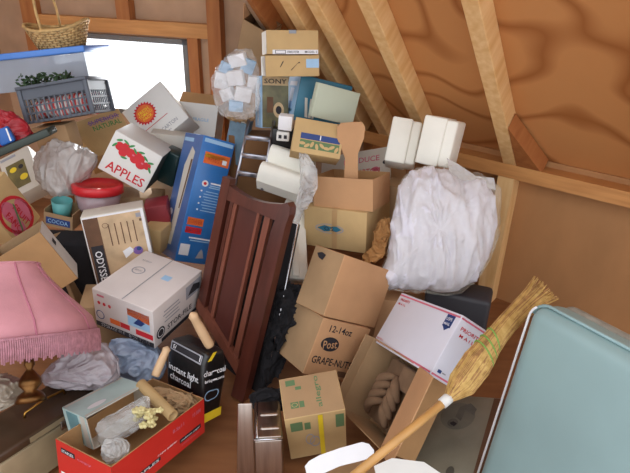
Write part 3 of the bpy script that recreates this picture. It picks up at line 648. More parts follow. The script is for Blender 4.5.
for sx in (-1, 1):
    for sy in (-1, 1): mb.rbox((sx*X-.012, sy*Y-.012, 0), (sx*X+.012, sy*Y+.012, h), LB, .005)
mb.build('basket_body', t)
mb = MB()
for a, b in (((-X-.012,-Y-.016,h-.012),(X+.012,-Y+.004,h+.004)), ((-X-.012,Y-.004,h-.012),(X+.012,Y+.016,h+.004)), ((-X-.016,-Y,h-.012),(-X+.004,Y,h+.004)), ((X-.004,-Y,h-.012),(X+.016,Y,h+.004))): mb.rbox(a, b, LB, .003)
mb.build('rim', t)
STR = mat('striped_cloth', 'c84040', .9, .1, 16, kind='wood', col2='e4dcd8')
mb = MB(); mb.rbox((-X*.85,-Y*.85,.01),(X*.85,Y*.85,h*.6), STR, .03, 3, cuts=4); mb.warp(lambda v: v + Vector((0,0,.03*noise.noise(v*11))))
tag(mb.build('striped_cloth', None, M), 'red and white striped cloth seen through the slots of the grey laundry basket', 'cloth')
LEAF = mat('garland_leaf', '2c4428', .8, .2, 20)
mb = MB(); random.seed(3)
for i in range(170):
    u = random.random(); c = M @ Vector((-X*1.05 + u*X*1.5, random.uniform(-Y*1.05, -Y*.3), h + .012 + random.uniform(-.015, .05)*(1-u*.6)))
    a = Vector((random.uniform(-1,1), random.uniform(-1,1), random.uniform(-.6,.8))).normalized(); b = a.orthogonal().normalized()*.008; L_ = random.uniform(.02,.04)
    mb.add([c, c+a*L_*.5+b, c+a*L_, c+a*L_*.5-b, c+a*L_*.5+a.cross(b)*.3], [(0,1,4),(1,2,4),(2,3,4),(3,0,4)], LEAF)
single(mb, 'leaf_garland', 'dark green leaf garland spilling over the grey laundry basket rim', 'garland')
# small things at the left edge
CR = mat('crimson_foil', 'a82430', .4, .1, 8); 
bag('gift_bag', 'crumpled red bag at the left edge under the laundry basket', 'bag', [(-8,114),(8,113),(20,118),(30,128),(28,140),(12,146),(-8,142)], 2.72, CR, th=.05, seed=3)
fbox('blue_tin', 'shiny blue tin at the left edge in front of the red bag', 'tin', 5, 136, 2.62, (.07,.05,.075), 20, -10, -20, BLUE, .01, marks=[('F','r',.8,.5,.1,.8,TEXTW,-10)])
DGP = mat('dark_green_tray', '303a34', .5, .1, 8)
fbox('dark_tray', 'long dark green tray lying under the blue tin at the left edge', 'tray', 12, 147, 2.66, (.42,.12,.035), 8, -6, -22, DGP, .006)
carton('picbox', 'picture_box', 'small cream box with a yellow and brown picture, under the dark green tray', 'box', OFFW, [
    ('F','r',.45,.45,.6,.6,mat('olive_picture','74683c',.5,.2,14)), ('F','e',.35,.6,.22,.12,YELLOW,0,'',.002), ('F','e',.6,.35,.25,.14,YELLOW,0,'',.002), ('F','e',.6,.6,.16,.1,INK,0,'',.0024), ('F','r',.3,.92,.5,.06,GREYP)])
STUFFED = clearmat('filled_bag_film', 'c0b8b4', .15, .2, .2)
bag('stuffed_bag', 'pale grey plastic bag stuffed full, between the picture box and the red-lidded tub', 'plastic bag', [(34,168),(44,152),(58,142),(70,141),(84,148),(96,157),(90,172),(78,184),(70,195),(54,196),(42,186)], 2.96, STUFFED, th=.1, amp=.014, freq=8, seed=5, aniso=(2,1,.5))
fbox('brown_parcel', 'dark tan parcel behind the stuffed grey plastic bag, under the laundry basket', 'parcel', 58, 137, 2.98, (.2,.1,.14), -10, 0, -10, CARDG)
# tub with red lid
TUBM = clearmat('tub_plastic', 'b49aa0', .2, .25, 0); tc_ = at(99, 208, 2.98)
t = thing('plastic_tub', 'round clear plastic tub with a bright red lid', 'tub', Matrix.Translation(tc_) @ Matrix.Rotation(math.radians(3), 4, 'Y') @ Matrix.Rotation(math.radians(-7), 4, 'X'))
mb = MB(); mb.lathe([(.0,0),(.1,0),(.103,.01),(.118,.105),(.116,.105),(.1,.012),(0,.012)], TUBM, 40); mb.build('tub_body', t)
mb = MB(); LR = mat('red_lid', 'cc2830', .35, .04, 5); mb.lathe([(0,.128),(.1,.128),(.108,.136),(.122,.136),(.129,.128),(.129,.092),(.121,.09),(.121,.1)], LR, 40); mb.build('lid', t)
# crate with a teal cup
t, d = None, None
cp = at(64, 223, 2.93); M = Matrix.Translation(cp) @ Matrix.Rotation(math.radians(-5), 4, 'Z') @ Matrix.Rotation(math.radians(10), 4, 'Y')
t = thing('snack_carton', 'small brown open carton with blue print holding a teal cup, left of the odyssey box', 'carton', M)
mb = MB()
for a, b in (((-.075,-.06,0),(.075,-.056,.075)), ((-.075,.056,0),(.075,.06,.1)), ((-.075,-.056,0),(-.071,.056,.09)), ((.071,-.056,0),(.075,.056,.09)), ((-.071,-.056,0),(.071,.056,.004))): mb.box(a, b, CARDG)
mark(mb, Vector((.15,.12,.075)), 'F','r',.5,.45,.84,.5,NAVY); mark(mb, Vector((.15,.12,.075)), 'F','t',.5,.45,.7,.3,SKYP,0,'COCOA',.003); mb.build('box_body', t)
TC = mat('teal_cup', '58a0a0', .4, .06, 5); mb = MB(); mb.lathe([(0,.0),(.04,0),(.052,.1),(.05,.1),(.038,.006),(0,.006)], TC, 28)
tag(mb.build('teal_cup', None, M @ Matrix.Translation((-.01,.0,.03))), 'teal cup in the small brown open carton', 'cup')
fbox('dark_gap_box', 'black filler box added to darken the gap behind the odyssey box and under the snack carton', 'filler box', 66, 275, 2.92, (.36,.16,.46), 0, 0, 0, DARK, .02)  # filler added so the gap reads dark
fbox('red_book', 'dark red boxed book between the red-lidded tub and the tall blue box', 'book', 158, 210, 3.0, (.12,.14,.1), 10, 0, -8, mat('book_red','8c2c34',.6,.1,8))
fbox('tan_parcel', 'small tan parcel under the dark red book', 'parcel', 157, 236, 2.96, (.1,.12,.14), -12, 0, 8, CARDL)
fbox('brown_moving_carton', 'brown carton supporting the apple carton, right of the red-lidded tub', 'carton', 138, 212, 3.18, (.28,.16,.24), 5, 0, 4, CARDG)
fbox('jewel_case', 'dark glossy case jammed between the apple carton and the tall blue box', 'case', 172, 166, 3.14, (.1,.1,.2), -15, 0, 18, mat('dark_teal_case','203a3c',.3,.1,8), .008)
fbox('pale_carton', 'tall pale carton peeping between the starburst carton and the tall blue box', 'carton', 168, 196, 3.42, (.2,.1,.8), 5, 0, 6, OFFW)
# ------------------------------------------------------------------ lamp
SH = mat('pink_fabric', 'c48890', .85, .06, 10, bump=.1, bscale=200); SHD = mat('pink_piping', 'b06a7c', .8, .05, 10); SHL = mat('pink_fringe', 'ba8490', .9, .12, 60)
dl = 2.0; bc = at(7, 339, dl); tcn = at(4, 266, dl + .03)
axv = (tcn - bc); Hs = axv.length; xz = fr(bc, (1, .1, 0), (0, 1, 0)); zz = axv.normalized(); xx = Vector((1,0,0)); xx = (xx - zz*xx.dot(zz)).normalized(); yy = zz.cross(xx)
ML = basis(bc, xx, yy, zz)
t = thing('table_lamp', 'table lamp with a scalloped pink fabric shade and brass base', 'lamp', ML)
rb, rt = 84*dl/560, 33*dl/560
prof = [(rt*1.0, Hs), (rt*1.04, Hs*.95), (rt*1.18, Hs*.84), (rt*1.42, Hs*.7), (rt*1.72, Hs*.54), (rb*.82, Hs*.36), (rb*.94, Hs*.2), (rb, 0)]
def sc8(q, f):
    a = abs(math.sin(q * 4)); return 1 + .035 * (a - .5) * min(1, f*1.6 + .2)
sh = MB(); sh.lathe(prof + [(r_ - .004, z) for r_, z in prof[::-1]], SH, 96, scal=lambda q, f: sc8(q, f if f <= .5 else 1 - f)); so_ = sh.build('lamp_shade', t)
pb_ = MB()
for k in range(8):
    q = 2*PI*k/8; pb_.tube([Vector((r_*sc8(q, i/7*.5)*1.004*math.cos(q), r_*sc8(q, i/7*.5)*1.004*math.sin(q), z)) for i, (r_, z) in enumerate(prof)], .0035, SHD, 6)
pb_.tube([Vector((rb*sc8(q,.5)*math.cos(q), rb*sc8(q,.5)*math.sin(q), 0)) for q in [2*PI*i/96 for i in range(97)]], .005, SHL, 6)
pb_.tube([Vector((rt*math.cos(q), rt*math.sin(q), Hs)) for q in [2*PI*i/40 for i in range(41)]], .004, SH, 6); pb_.build('piping', so_)
tb_ = MB(); tb_.lathe([(rt*1.015, Hs*.93), (rt*1.005, Hs*1.0), (rt*.97, Hs*1.0), (rt*.97, Hs*.93)], mat('cream_trim','e0ccc0',.8,.08,30), 60); tb_.build('top_band', so_)
fb = MB()
for i in range(300):
    q = 2*PI*i/300; r_ = rb*sc8(q,.5)*1.005; z0 = -.072 + .006*math.sin(i*1.7)
    fb.tube([Vector((r_*math.cos(q), r_*math.sin(q), .004)), Vector(((r_+.003)*math.cos(q+.004), (r_+.003)*math.sin(q+.004), z0*.5)), Vector((r_*math.cos(q+.003*math.sin(i)), r_*math.sin(q+.003*math.sin(i)), z0))], .0034, SHL, 4)
fb.build('fringe', so_)
mb = MB(); bx0 = .06
mb.lathe([(0,Hs*.9),(.008,Hs*.9),(.008,-.04),(.022,-.05),(.026,-.07),(.014,-.085),(.03,-.1),(.05,-.12),(.055,-.14),(.03,-.16),(.06,-.175),(.075,-.2),(0,-.2)], mat('dull_brass', '7c5630', .35, .25, 14, metal=.9), 28, M=Matrix.Translation((bx0,.03,-.03)) @ Matrix.Diagonal((.72,.72,1,1))); mb.build('lamp_base', t)
# ------------------------------------------------------------------ plastic bags in the lower left
GBAG = clearmat('grey_bag_film', 'b4aab0', .15, .22, .2)
bag('grey_plastic_bag', 'crumpled greyish plastic bag between the lampshade and the dark case', 'plastic bag', [(44,372),(62,356),(80,344),(96,342),(112,352),(120,368),(116,382),(98,388),(70,388),(50,384)], 2.28, GBAG, th=.1, amp=.016, freq=9, seed=8, aniso=(1,1,1.8))
bag('blue_plastic_bag', 'pale blue plastic bag under the glossy white printed box', 'plastic bag', [(108,352),(120,338),(140,342),(160,350),(166,366),(158,382),(132,386),(112,376)], 2.46, clearmat('bluish_bag_film', '8e9cb4', .1, .3), th=.1, amp=.016, freq=9, seed=9)
bag('beige_plastic_bag', 'beige plastic bag at the left edge below the lampshade', 'plastic bag', [(-14,380),(6,374),(24,382),(22,398),(6,410),(-14,412)], 2.1, clearmat('beige_bag_film', 'a89a88', .1, .35), th=.07, amp=.015, freq=13, seed=11)
fbox('tan_carton', 'plain tan carton low behind the bags, beneath the glossy white printed box', 'carton', 118, 322, 2.66, (.3,.2,.3), 12, 0, 5, CARDG)
# spindles
LW = mat('pale_turned_wood', 'd8b48c', .5, .08, 10)
def spindle(p, q, r, label):
    L = (q - p).length; zz = (q - p).normalized(); xx = zz.orthogonal().normalized()
    t = MB(); t.lathe([(0,0),(r*.9,0),(r,.01),(r,L*.5),(r*.85,L*.8),(r,L*.9),(r*.6,L*.95),(0,L)], LW, 20); o = t.build('wooden_spindle', None, basis(p, xx, zz.cross(xx), zz))
    tag(o, label, 'wooden spindle')
spindle(at(210,346,2.28), at(191,312,2.2), .02, 'pale turned wooden spindle standing behind the charcoal bag beside the headboard')
spindle(at(155,376,2.24), at(168,346,2.26), .017, 'pale wooden spindle leaning at the left of the charcoal bag')
# charcoal bag
CB = mat('charcoal_bag_black', '141416', .28, .1, 8, bump=.25, bscale=25, spec=.7)
M, d = pose('charcoal', 1.03); w, dp, h = d; t = thing('charcoal_bag', 'black paper bag of instant light charcoal briquets with a yellow bottom edge', 'charcoal bag', M)
dd_ = Vector((w, dp, h))
mb = MB(); mb.rbox((-w/2,-dp/2,0),(w/2,dp/2,h), CB, .018, 3, cuts=6)
for a in [('F','r',.5,.91,.86,.13,GREYP,-2), ('F','r',.5,.91,.8,.09,INK,-2,'',.003), ('F','t',.4,.91,.5,.06,TEXTW,-2,'EASY-LIGHT',.004), ('F','r',.83,.91,.12,.08,TEXTW,-2,'',.004), ('F','t',.5,.6,.8,.12,TEXTW,0,'instant light'), ('F','t',.42,.48,.58,.1,TEXTW,0,'charcoal'),
          ('R','t',.5,.72,.84,.08,TEXTW,0,'charcoal'), ('R','t',.5,.6,.74,.06,TEXTW,0,'briquets'), ('R','o',.42,.38,.55,.16,SKYP,0), ('R','r',.5,.06,.96,.13,YELLOW), ('F','r',.5,.05,.96,.08,YELLOW), ('R','p',.4,.95,.5,.12,YELLOW,0,[(-.5,-.5),(-.1,-.5),(.3,.5),(-.1,.5)])]:
    mark(mb, dd_, *a[:7], *a[7:]) if len(a) > 9 else mark(mb, dd_, *a, lift=.002)
mb.warp(lambda v: v + Vector((noise.noise(v*9)*.008, noise.noise(v*9+Vector((5,0,0)))*.008 - .012*math.sin(PI*min(1,max(0,v.z/h)))*(1 if v.y < 0 else -1), noise.noise(v*8+Vector((0,7,0)))*.006)))
mb.build('bag_body', t)
# ------------------------------------------------------------------ headboard
CH = mat('cherry_wood', '54291f', .32, .18, 5, stretch=(4,4,.6), spec=.6); CHL = mat('cherry_edge', '7a4636', .35, .12, 6, stretch=(4,4,.6)); CHG = mat('cherry_panel', '53271f', .38, .15, 4, stretch=(2,2,.4), spec=.55)
M, d = pose('crib'); w, dp, h = d; t = thing('wooden_headboard', 'dark cherry wooden headboard with slats and a wide panel, leaning upright in the middle', 'headboard', M)
def low(u): return h*(.33 - .26*u)          # the lower rail runs diagonally
def bar(u0, u1, y0, y1, m, name, top=.93, z0=None):
    mb = MB(); a = (u0-.5)*w; b = (u1-.5)*w; za = low(u0) if z0 is None else z0; zb = low(u1) if z0 is None else z0; zt = h*top
    mb.add([(a,y0,za),(b,y0,zb),(b,y1,zb),(a,y1,za),(a,y0,zt),(b,y0,zt),(b,y1,zt),(a,y1,zt)], [(3,2,1,0),(4,5,6,7),(0,1,5,4),(1,2,6,5),(2,3,7,6),(3,0,4,7)], m)
    return mb.build(name, t)
bar(.0,.12,-.022,.018, CH, 'stile', 1.0, low(0)-.02); bar(.15,.20,-.008,.012, CH, 'slat'); bar(.215,.265,-.012,.012, CHL, 'slat')
bar(.29,.57,-.006,.008, CHG, 'panel'); bar(.57,.605,-.014,.012, CHL, 'slat'); bar(.675,.755,-.012,.012, CHL, 'slat')
mb = MB(); prof = [(-.085,0),(.075,0)]
X = w/2
mb.prism([(w*.31, -.02), (w*.5, -.02), (w*.5, h*.9), (w*.515, h*.95), (w*.5, h*.985), (w*.45, h*1.0), (w*.39, h*.985), (w*.36, h*.93), (w*.33, h*.85)], -.03, .02, CH, M=Matrix(((1,0,0,0),(0,0,1,0),(0,1,0,0),(0,0,0,1)))); mb.build('stile', t)
mb = MB(); n_ = 20
top = [((-.5+.9*i/n_)*w, h*(.985 - .035*math.sin(PI*i/n_) + .0*i)) for i in range(n_+1)]
poly = [(-.5*w, h*.9)] + [(.4*w, h*.9)] + top[::-1]
mb.prism(poly, -.02, .016, CH, M=Matrix(((1,0,0,0),(0,0,1,0),(0,1,0,0),(0,0,0,1)))); mb.build('top_rail', t)
mb = MB(); a = -.5*w; b = .36*w
mb.add([(a,-.026,low(0)-.01),(b,-.026,low(.86)-.02),(b,.012,low(.86)-.02),(a,.012,low(0)-.01),(a,-.026,low(0)+.04),(b,-.026,low(.86)+.03),(b,.012,low(.86)+.03),(a,.012,low(0)+.04)], [(3,2,1,0),(4,5,6,7),(0,1,5,4),(1,2,6,5),(2,3,7,6),(3,0,4,7)], CHL); mb.build('brace', t)
# folded card table with a metal edge behind it
M, d = pose('cardtable', 1.01); w, dp, h = d; t = thing('folding_table', 'black folded table with a thin metal edge, behind the wooden headboard', 'folding table', M)
mb = MB(); mb.rbox((-w/2,-.008,0),(w/2,.012,h), DARK, .004); mb.build('table_top', t)
mb = MB(); mb.tube([(w/2+.003,-.008,0),(w/2+.003,-.008,h),(-w/2,-.008,h+.003)], .0055, CHROME, 8); mb.build('metal_edge', t)
bag('gap_shade_sheet', 'black crumpled sheet added as shadow between the folded table and the cereal carton', 'shade filler', [(280,288),(292,284),(304,290),(300,320),(292,345),(284,366),(274,378),(263,384),(262,350),(272,315)], 2.56, DARK, th=.03, amp=.03, freq=16, seed=13, n=(.1,-.9,.3))  # black sheet added to stand for the shadow in this gap
bag('low_gap_shade', 'black cloth added as shade low between the silver box and the faded green carton', 'cloth', [(254,394),(270,388),(284,392),(286,408),(270,412),(256,410)], 2.3, DARK, th=.04, amp=.02, freq=14, seed=14)  # black shape added for the dark between the two boxes
# ------------------------------------------------------------------ silver box
STEEL = mat('brushed_steel', 'b0a49c', .28, .1, 4, metal=1, stretch=(20, 1, 1))
M, d = pose('metal', 1.0); w, dp, h = d; t = thing('bread_box', 'shiny silver metal box with ribbed top standing in front of the headboard', 'metal box', M)
mb = MB(); mb.rbox((-w/2,-dp/2,0),(w/2,dp/2,h-.01), STEEL, .008, 3); mb.build('box_body', t)
mb = MB()
mb.rbox((-w/2+.003,-dp/2+.004,h-.014),(w/2-.003,dp/2,h), STEEL, .006, 3)
for i in range(2): mb.rbox((-w/2+.02,-dp/2+.045+i*.085,h-.016),(w/2-.006,-dp/2+.085+i*.085,h+.006), STEEL, .018, 5)
mb.tube([(-w/2+.012,-dp/2,h),(-w/2+.012,dp/2,h)], .004, CHROME, 8)
mb.build('ribbed_top', t)
mb = MB(); mb.tube([(-w/2,-dp/2-.002,h-.006),(w/2,-dp/2-.002,h-.006)], .005, CHROME, 8); mb.build('front_trim', t)
mb = MB(); mb.rbox((-w/2-.07,-dp/2-.002,.0),(-w/2-.001,-dp/2+.006,h+.145), STEEL, .0038, 2); mb.warp(lambda v: Vector((v.x + (.018 if v.z > h+.13 and v.x < -w/2-.04 else 0), v.y, v.z))); 
mb.build('open_door', t)
# ------------------------------------------------------------------ middle top: foam piece, ladder, adapter, clear bag
M, d = pose('foamp', .92); w, dp, h = d; mb = MB(); cy_ = MB()
prof = []
for k in range(13):
    a = PI*k/12; prof.append((-dp*.2 - dp*.55*math.sin(a), h*.52 + h*.46*(k/12)))
prof2 = [(-dp*.2 - dp*.6*math.sin(PI*k/12), h*.0 + h*.5*(k/12)) for k in range(13)]
poly = prof2 + prof + [(dp*.5, h*.98), (dp*.5, 0)]
mb.prism(poly, -w/2, w/2, FOAM, M=Matrix(((0,0,1,0),(1,0,0,0),(0,1,0,0),(0,0,0,1))))
tag(mb.build('foam_packing', None, M), 'white moulded foam packing block with two rounded lobes, above the wooden headboard', 'foam packing')
M, d = pose('post', .97); w, dp, h = d; mb = MB(); mb.rbox((-w/2,-dp/2,0),(w/2,dp/2,h), FOAM, .008); mb.rbox((-w*.32,-dp/2-.008,h*.02),(w*.05,-dp/2+.002,h*.96), FOAM, .004)
tag(mb.build('foam_strip', None, M), 'long white foam strip standing right of the wooden headboard', 'foam packing')
bag('torn_clear_bag', 'torn clear plastic bag over the foam strip beside the shallow brown carton', 'plastic bag', [(299,150),(306,152),(316,168),(318,186),(312,200),(303,212),(297,232),(291,238),(294,210),(300,182)], 2.62, FILM, th=.014, amp=.012, freq=20, seed=17)
ALU = mat('aluminium', 'b8bac4', .3, .05, 6, metal=1)
dA = 2.86; t = root_at(at(255,150,dA), 'small_ladder', 'small aluminium ladder with flat rungs behind the foam packing block', 'ladder')
rails = [((249,120),(235,186)), ((274,121),(262,190))]
for a, b in rails: kid(MB().tube([at(*a,dA), at(*b,dA-.05)], .008, ALU, 8), 'rail', t)
for k in range(4):
    f = .26 + k*.27
    if f > 1: break
    p = at(249-14*f, 120+66*f, dA-.05*f); q = at(274-12*f, 122+68*f, dA-.05*f)
    kid(MB().rbox((-.5,-.008,-.012),(.5,.008,.012), ALU, .003, M=basis((p+q)/2, (q-p), Vector((0,1,0)), Vector((0,0,1)))), 'rung', t)
fbox('blue_print_carton', 'narrow blue-grey printed carton behind the small ladder', 'carton', 238, 140, 3.05, (.1,.12,.24), -8, 0, 14, mat('dusty_blue','6a8496',.6,.15,14))
fbox('white_card_piece', 'pale folded card behind the top of the ladder', 'card', 241, 128, 2.97, (.05,.02,.12), -10, 0, 12, OFFW)
fbox('brown_shadow_carton', 'dark brown filler carton added as shade in the gap behind the ladder and foam block', 'carton', 262, 168, 3.12, (.34,.12,.4), 0, 0, 0, CARDD)  # added filler, dark to stand for the shade between things
mb = MB(); ad = fbox('power_adapter', 'black and white plug adapter with two dark sockets, above the foam packing block', 'adapter', 283, 136, 2.74, (.062,.03,.045), 0, 0, 3, WHITE, .004, marks=[('F','r',.28,.5,.24,.4,INK),('F','r',.7,.5,.24,.4,INK)])
fbox('white_box_end', 'small bright white box squeezed between the stereo box and striped carton', 'box', 286, 122, 2.72, (.068,.06,.07), -5, 0, 4, TEXTW)
fbox('black_case', 'black case below the stereo box beside the striped carton', 'case', 284, 138, 2.84, (.12,.05,.1), 0, 0, 4, BLACK)
# open brown carton and clear bag of small white boxes
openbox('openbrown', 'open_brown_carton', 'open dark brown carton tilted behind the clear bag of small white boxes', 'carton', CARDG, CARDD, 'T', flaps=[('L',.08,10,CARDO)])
bs = [(238,60,18,12,-15),(226,68,12,10,25),(222,80,14,16,10),(236,78,16,14,-8),(248,66,12,14,20),(228,94,14,12,-20),(243,94,16,14,12),(236,106,14,10,5),(252,84,9,16,8)]
for i, (x, y, a, b, r_) in enumerate(bs):
    s_ = 2.78/560
    fbox('small_white_box', 'one of the little white boxes in the clear bag left of the stereo box', 'box', x, y, 2.78 + .02*(i % 3), (a*s_, .04, b*s_), r_, 5, r_, TEXTW if i % 3 != 1 else SKYP, .003, group='little white boxes in the clear bag')
bag('clear_bag', 'crinkled clear plastic bag holding little white boxes, left of the stereo box', 'plastic bag', [(234,54),(250,50),(258,66),(259,92),(256,112),(238,117),(222,114),(213,94),(214,74),(222,64)], 2.78, clearmat('clear_film_thin','e8e8e8',.78,.12,.5), th=.06, amp=.014, freq=16, seed=21)
bag('brown_paper_wad', 'brown crumpled paper below the clear bag of little white boxes', 'paper', [(226,108),(240,104),(252,108),(254,118),(240,122),(226,118)], 2.88, CARDG, th=.03, amp=.02, freq=22, seed=22)
# cardboard cut-out standing in the shallow brown carton
mb = plate([(337,127),(341,123),(352,122),(362,122),(365,127),(364,138),(361,146),(358,154),(358,182),(344,182),(345,158),(341,148),(337,138)], 2.66, (-.05,-.95,.2), .006, CARDO)
hl = plate([(352,134),(359,133.5),(359,138),(354,138.5)], 2.657, (-.05,-.95,.2), .002, INK); mb.add(hl.v, hl.f, INK)
ff = plate([(334,125),(338,124),(342,148),(339,150)], 2.68, (-.7,-.7,.1), .005, CARDG); mb.add(ff.v, ff.f, CARDG)
single(mb, 'cardboard_insert', 'upright brown cardboard insert with a slot, standing in the shallow open carton', 'cardboard insert')
bag('crumpled_kraft_paper', 'crumpled brown paper between the logo carton and the bedding bag', 'paper', [(374,232),(380,222),(388,219),(391,232),(386,246),(380,258),(368,262),(362,256),(372,246)], 2.6, mat('kraft_paper','b4824c',.8,.1,10), th=.03, amp=.02, freq=24, seed=23, power=.7)
# ------------------------------------------------------------------ bedding bag
BO = [(384,262),(376,280),(379,289),(400,292),(425,293),(446,296),(462,292),(480,278),(494,252),(500,218),(496,190),(484,178),(468,172),(450,166),(432,167),(414,170),(401,180),(394,205),(389,235)]
bag('white_bedding', 'large bundle of white bedding inside the clear bag below the foam boxes', 'bedding', [(437+(x-437)*.95, 232+(y-232)*.95) for x, y in BO], 2.6, LINEN, th=.15, amp=.02, freq=5, seed=31, aniso=(2.6,1,.5), n=(-.1,-.85,.5))
bag('clear_bedding_bag', 'big wrinkled clear plastic bag wrapped round white bedding below the foam boxes', 'plastic bag', BO, 2.6, clearmat('clear_bedding_film', 'e8e4d6', .82, .1, .35), th=.175, amp=.018, freq=6, seed=32, aniso=(2.2,1,.6), n=(-.1,-.85,.5))
mb = plate([(447,158),(458,164),(476,176),(494,178),(496,190),(470,184),(450,174)], 2.55, (-.1,-.9,.4), .004, FILMW)
MB()
single(mb, 'plastic_flap', 'loose flap of clear plastic sticking up beside the right foam box', 'plastic flap')
DKB = mat('charcoal_plastic', '34343a', .5, .08, 6)
fbox('dark_bin', 'dark grey plastic bin between the bedding bag and the wall post', 'bin', 455, 318, 2.72, (.3,.16,.34), -20, 0, 0, DKB, .02)
fbox('plain_carton', 'plain brown carton under the bedding bag behind the postal box', 'carton', 400, 320, 2.85, (.3,.2,.34), 5, 0, 8, CARDO)
fbox('brown_wall_carton', 'tall brown carton standing behind the foam boxes and bedding bag', 'carton', 405, 215, 2.98, (.2,.14,.36), -15, 0, 0, CARDG)
# ------------------------------------------------------------------ broom
STRAW = mat('broom_straw', 'cfae6c', .8, .2, 40, col2='b08a48'); STRAWD = mat('broom_straw_brown', 'a87c4c', .8, .2, 40); HND = mat('broom_handle', 'cf9c5c', .4, .1, 8)
h0, h1 = at(340, 487, 1.62), at(449, 398, 1.74)
pts = [h1, at(462,384,1.76), at(478,362,1.79), at(492,342,1.83), at(512,318,1.9), at(534,298,1.98), at(547,287,2.03)]
t = root_at(h0, 'broom', 'corn broom with a wooden handle lying across the mailing box', 'broom')
t['label'] = 'corn straw broom with wooden handle leaning across the postal box to the wall'
kid(MB().tube([h0, h0.lerp(h1,.5), h1], .0135, HND, 14), 'handle', t)
kid(MB().tube([h1 - (h1-h0).normalized()*.03, h1 + (pts[1]-h1)*.15], .017, WHITE, 14), 'collar', t, 'white collar')
prof = [.014,.044,.047,.034,.032,.042,.062]; flat = [.013,.03,.032,.022,.017,.015,.013]
mb = MB(); random.seed(5)
def path(f): 
    x = f*(len(pts)-1); i = min(int(x), len(pts)-2); return pts[i].lerp(pts[i+1], x-i), prof[i]+(prof[i+1]-prof[i])*(x-i), flat[i]+(flat[i+1]-flat[i])*(x-i)
side = (pts[3]-pts[1]).cross(_f).normalized(); upv = side.cross(pts[3]-pts[1]).normalized()
for k in range(340):
    a = random.uniform(0, 2*PI); rr = math.sqrt(random.random())
    if k < 200: rr = 1
    L_ = random.uniform(.9, 1.0); q = []
    for i in range(13):
        f = L_*i/12; c, r1, r2 = path(f); q.append(c + side*math.cos(a)*rr*r1 + upv*math.sin(a)*rr*r2 + Vector((random.uniform(-1,1),random.uniform(-1,1),random.uniform(-1,1)))*.0008)
    mb.tube(q, [.003]*9+[.0025,.002,.0016,.001], STRAW if k % 3 else STRAWD, 4, smooth=False)
kid(mb, 'bristles', t)
GST = mat('green_twine', '7aa048', .7, .05)
for f in (.40, .455, .51):
    c, r1, r2 = path(f); c2 = path(f+.03)[0]; ring = MB()
    ring.tube([c + side*math.cos(a)*(r1+.003) + upv*math.sin(a)*(r2+.003) + (c2-c)*math.cos(a) for a in [2*PI*i/28 for i in range(29)]], .003, GST, 6); kid(ring, 'stitching', t, 'green twine')
# ------------------------------------------------------------------ vinyl cushion, poster, dish
VIN = mat('pale_blue_vinyl', '8ca8aa', .38, .05, 3, bump=.12, bscale=7, spec=.5); VINS = mat('vinyl_worn_side', '9c9a90', .6, .15, 25); 
M, d = pose('vinyl', .9); w, dp, h = d; hh = .8; M = M @ Matrix.Translation((0, 0, h - hh)); h = hh
t = thing('vinyl_cushion', 'large pale blue vinyl cushion propped up at the lower right', 'cushion', M)
mb = MB(); mb.rbox((-w/2,-dp/2,0),(w/2,dp/2-.05,h), VIN, .05, 6, cuts=7)
def vw(v):
    q = Vector(v); e = max(0, (v.z - h*.86)/(h*.14)); q.y += -.02*math.sin(PI*min(1,max(0,v.x/w+.5)))*math.sin(PI*min(1,max(0,v.z/h)))*(1 if v.y < 0 else 0) + .0035*noise.noise(Vector((v.x*38, v.y*5, v.z*6)))*e
    q.z += .004*noise.noise(Vector((v.x*40, 0, 3)))*e; return q
mb.warp(vw); mb.build('cushion_body', t)
mb = MB(); mb.rbox((-w/2+.01,dp/2-.075,.01),(w/2-.01,dp/2,h-.004), VINS, .04, 5, cuts=3); mb.build('cushion_back', t, None)
rr_ = .05; L_ = [(-w/2-.004, 0)] + [(-w/2-.004, h-rr_)] + [(-w/2+rr_-rr_*math.cos(a)-.004*math.cos(a), h-rr_+rr_*math.sin(a)+.004*math.sin(a)) for a in [PI/2*i/8 for i in range(1,9)]] + [(w/2-rr_, h+.004)]
mb = MB(); mb.tube([Vector((x, -dp/2+.035, z)) for x, z in L_[2:]], .0055, VIN, 8); mb.build('welt_piping', t)
mb = MB(); mb.tube([Vector((x, -dp/2+.02, z)) for x, z in L_[:6]], .004, TEXTW, 8); mb.build('edge_strip', t)
PG = mat('grey_wrapped_board', '8c8878', .4, .12, 6, bump=.1); PGD = mat('grey_wrap_print', '64625a', .5, .15, 12); PGM = mat('grey_wrap_mid', '767468', .5, .12, 10)
carton('poster', 'printed_grey_box', 'grey box with a blurred face-like print, lying between the broom and the vinyl cushion', 'box', PG, [
    ('F','e',.4,.76,.46,.3,PGM), ('F','p',.5,.8,.3,.2,PGD,20,[(-.5,-.1),(-.2,.4),(.3,.5),(.5,.1),(.3,-.2),(0,.15),(-.3,-.4)],.0018), ('F','e',.36,.68,.14,.09,PGD,-20,'',.0018), ('F','p',.37,.67,.1,.05,INK,-10,[(-.5,0),(-.1,.5),(.5,.2),(.3,-.5),(-.2,-.3)],.0024), ('F','p',.85,.5,.28,.98,BROWNP,0,[(-.3,-.5),(.5,-.5),(.5,.5),(-.1,.5)]), ('F','e',.5,.2,.1,.1,PGD), ('F','t',.36,.12,.2,.05,INK,30,'Z')], k=.99)
mb = plate([(305,466),(309,461),(320,455),(340,448),(362,442),(369,444),(374,450),(374,457),(360,461),(340,466),(322,474),(308,480)], 1.82, (.05,-.6,.8), .02, TEXTW)
single(mb, 'white_tray', 'white curved tray rim at the bottom edge under the broom handle', 'tray')
fbox('brown_base_carton', 'brown carton at the bottom edge beneath the white curved tray', 'carton', 348, 492, 1.9, (.24,.16,.14), 15, 0, 0, CARDG)
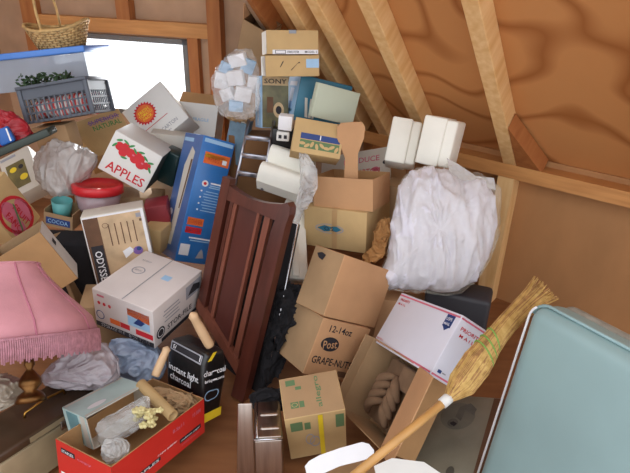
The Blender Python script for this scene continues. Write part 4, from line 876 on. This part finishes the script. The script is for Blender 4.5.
single(plate([(374,466),(392,458),(424,462),(442,474),(430,490),(380,490)], 1.78, (0,-.5,.85), .006, WHITE), 'white_card_sheet', 'white flat card sheet at the bottom edge right of the broom handle', 'card')
# ------------------------------------------------------------------ packing bits in the red carton
def incarton(px, py, d): return at(px, py, d)
TUBE = mat('cardboard_tube', 'b89868', .7, .08, 10)
mb = MB(); p, q = at(141,384,2.2), at(173,416,2.07); ax_ = (q-p).normalized(); xx = ax_.orthogonal().normalized(); L_ = (q-p).length
mb.lathe([(.022,0),(.022,L_),(.017,L_),(.017,0),(.022,0)], TUBE, 24); tag(mb.build('cardboard_tube', None, basis(p, xx, ax_.cross(xx), ax_)), 'open cardboard tube leaning in the red carton', 'cardboard tube')
BUB = clearmat('bubble_wrap', 'ececea', .7, .1, .2)
bag('bubble_wrap', 'clear bubble wrap crumpled inside the teal carton', 'bubble wrap', [(98,424),(114,412),(132,402),(148,396),(150,412),(142,426),(126,438),(104,446)], 2.07, BUB, th=.045, amp=.012, freq=14, seed=41)
bag('plastic_wrap_ball', 'ball of clear plastic wrap in the front of the red carton', 'plastic wrap', [(104,446),(114,438),(126,440),(130,450),(122,460),(108,462)], 1.93, clearmat('wrap_ball', 'e0e0de', .6, .1, .3), th=.05, amp=.012, freq=18, seed=42)
CRM = mat('cream_wax', 'dccf96', .5, .1, 12); mb = MB(); random.seed(9)
for i in range(16):
    c = at(random.uniform(136,163), random.uniform(410,430), random.uniform(2.0,2.08)); s_ = random.uniform(.012,.02)
    for k in range(5):
        a = 2*PI*k/5 + i; dv = Vector((math.cos(a), math.sin(a)*.7, .5)).normalized(); mb.tube([c, c+dv*s_*.6, c+dv*s_], [s_*.35, s_*.5, s_*.15], CRM, 6)
single(mb, 'silk_flower_bunch', 'bunch of cream artificial flowers in the red carton beside the tube', 'artificial flowers')
bag('packing_paper', 'brown packing paper wadded in the far end of the red carton', 'paper', [(152,392),(168,388),(190,396),(198,404),(188,414),(174,420),(160,408)], 2.22, CARDG, th=.025, amp=.02, freq=22, seed=44)
# blue thing on the wall plate at the right edge
bo_ = onz(628, 177, ZP + .003); mb = MB(); mb.rbox((-.045,-.03,0),(.045,.03,.035), NAVY, .012, 3)
tag(mb.build('blue_pouch', None, Matrix.Translation(bo_)), 'small dark blue pouch lying on the wall plate at the right edge', 'pouch')
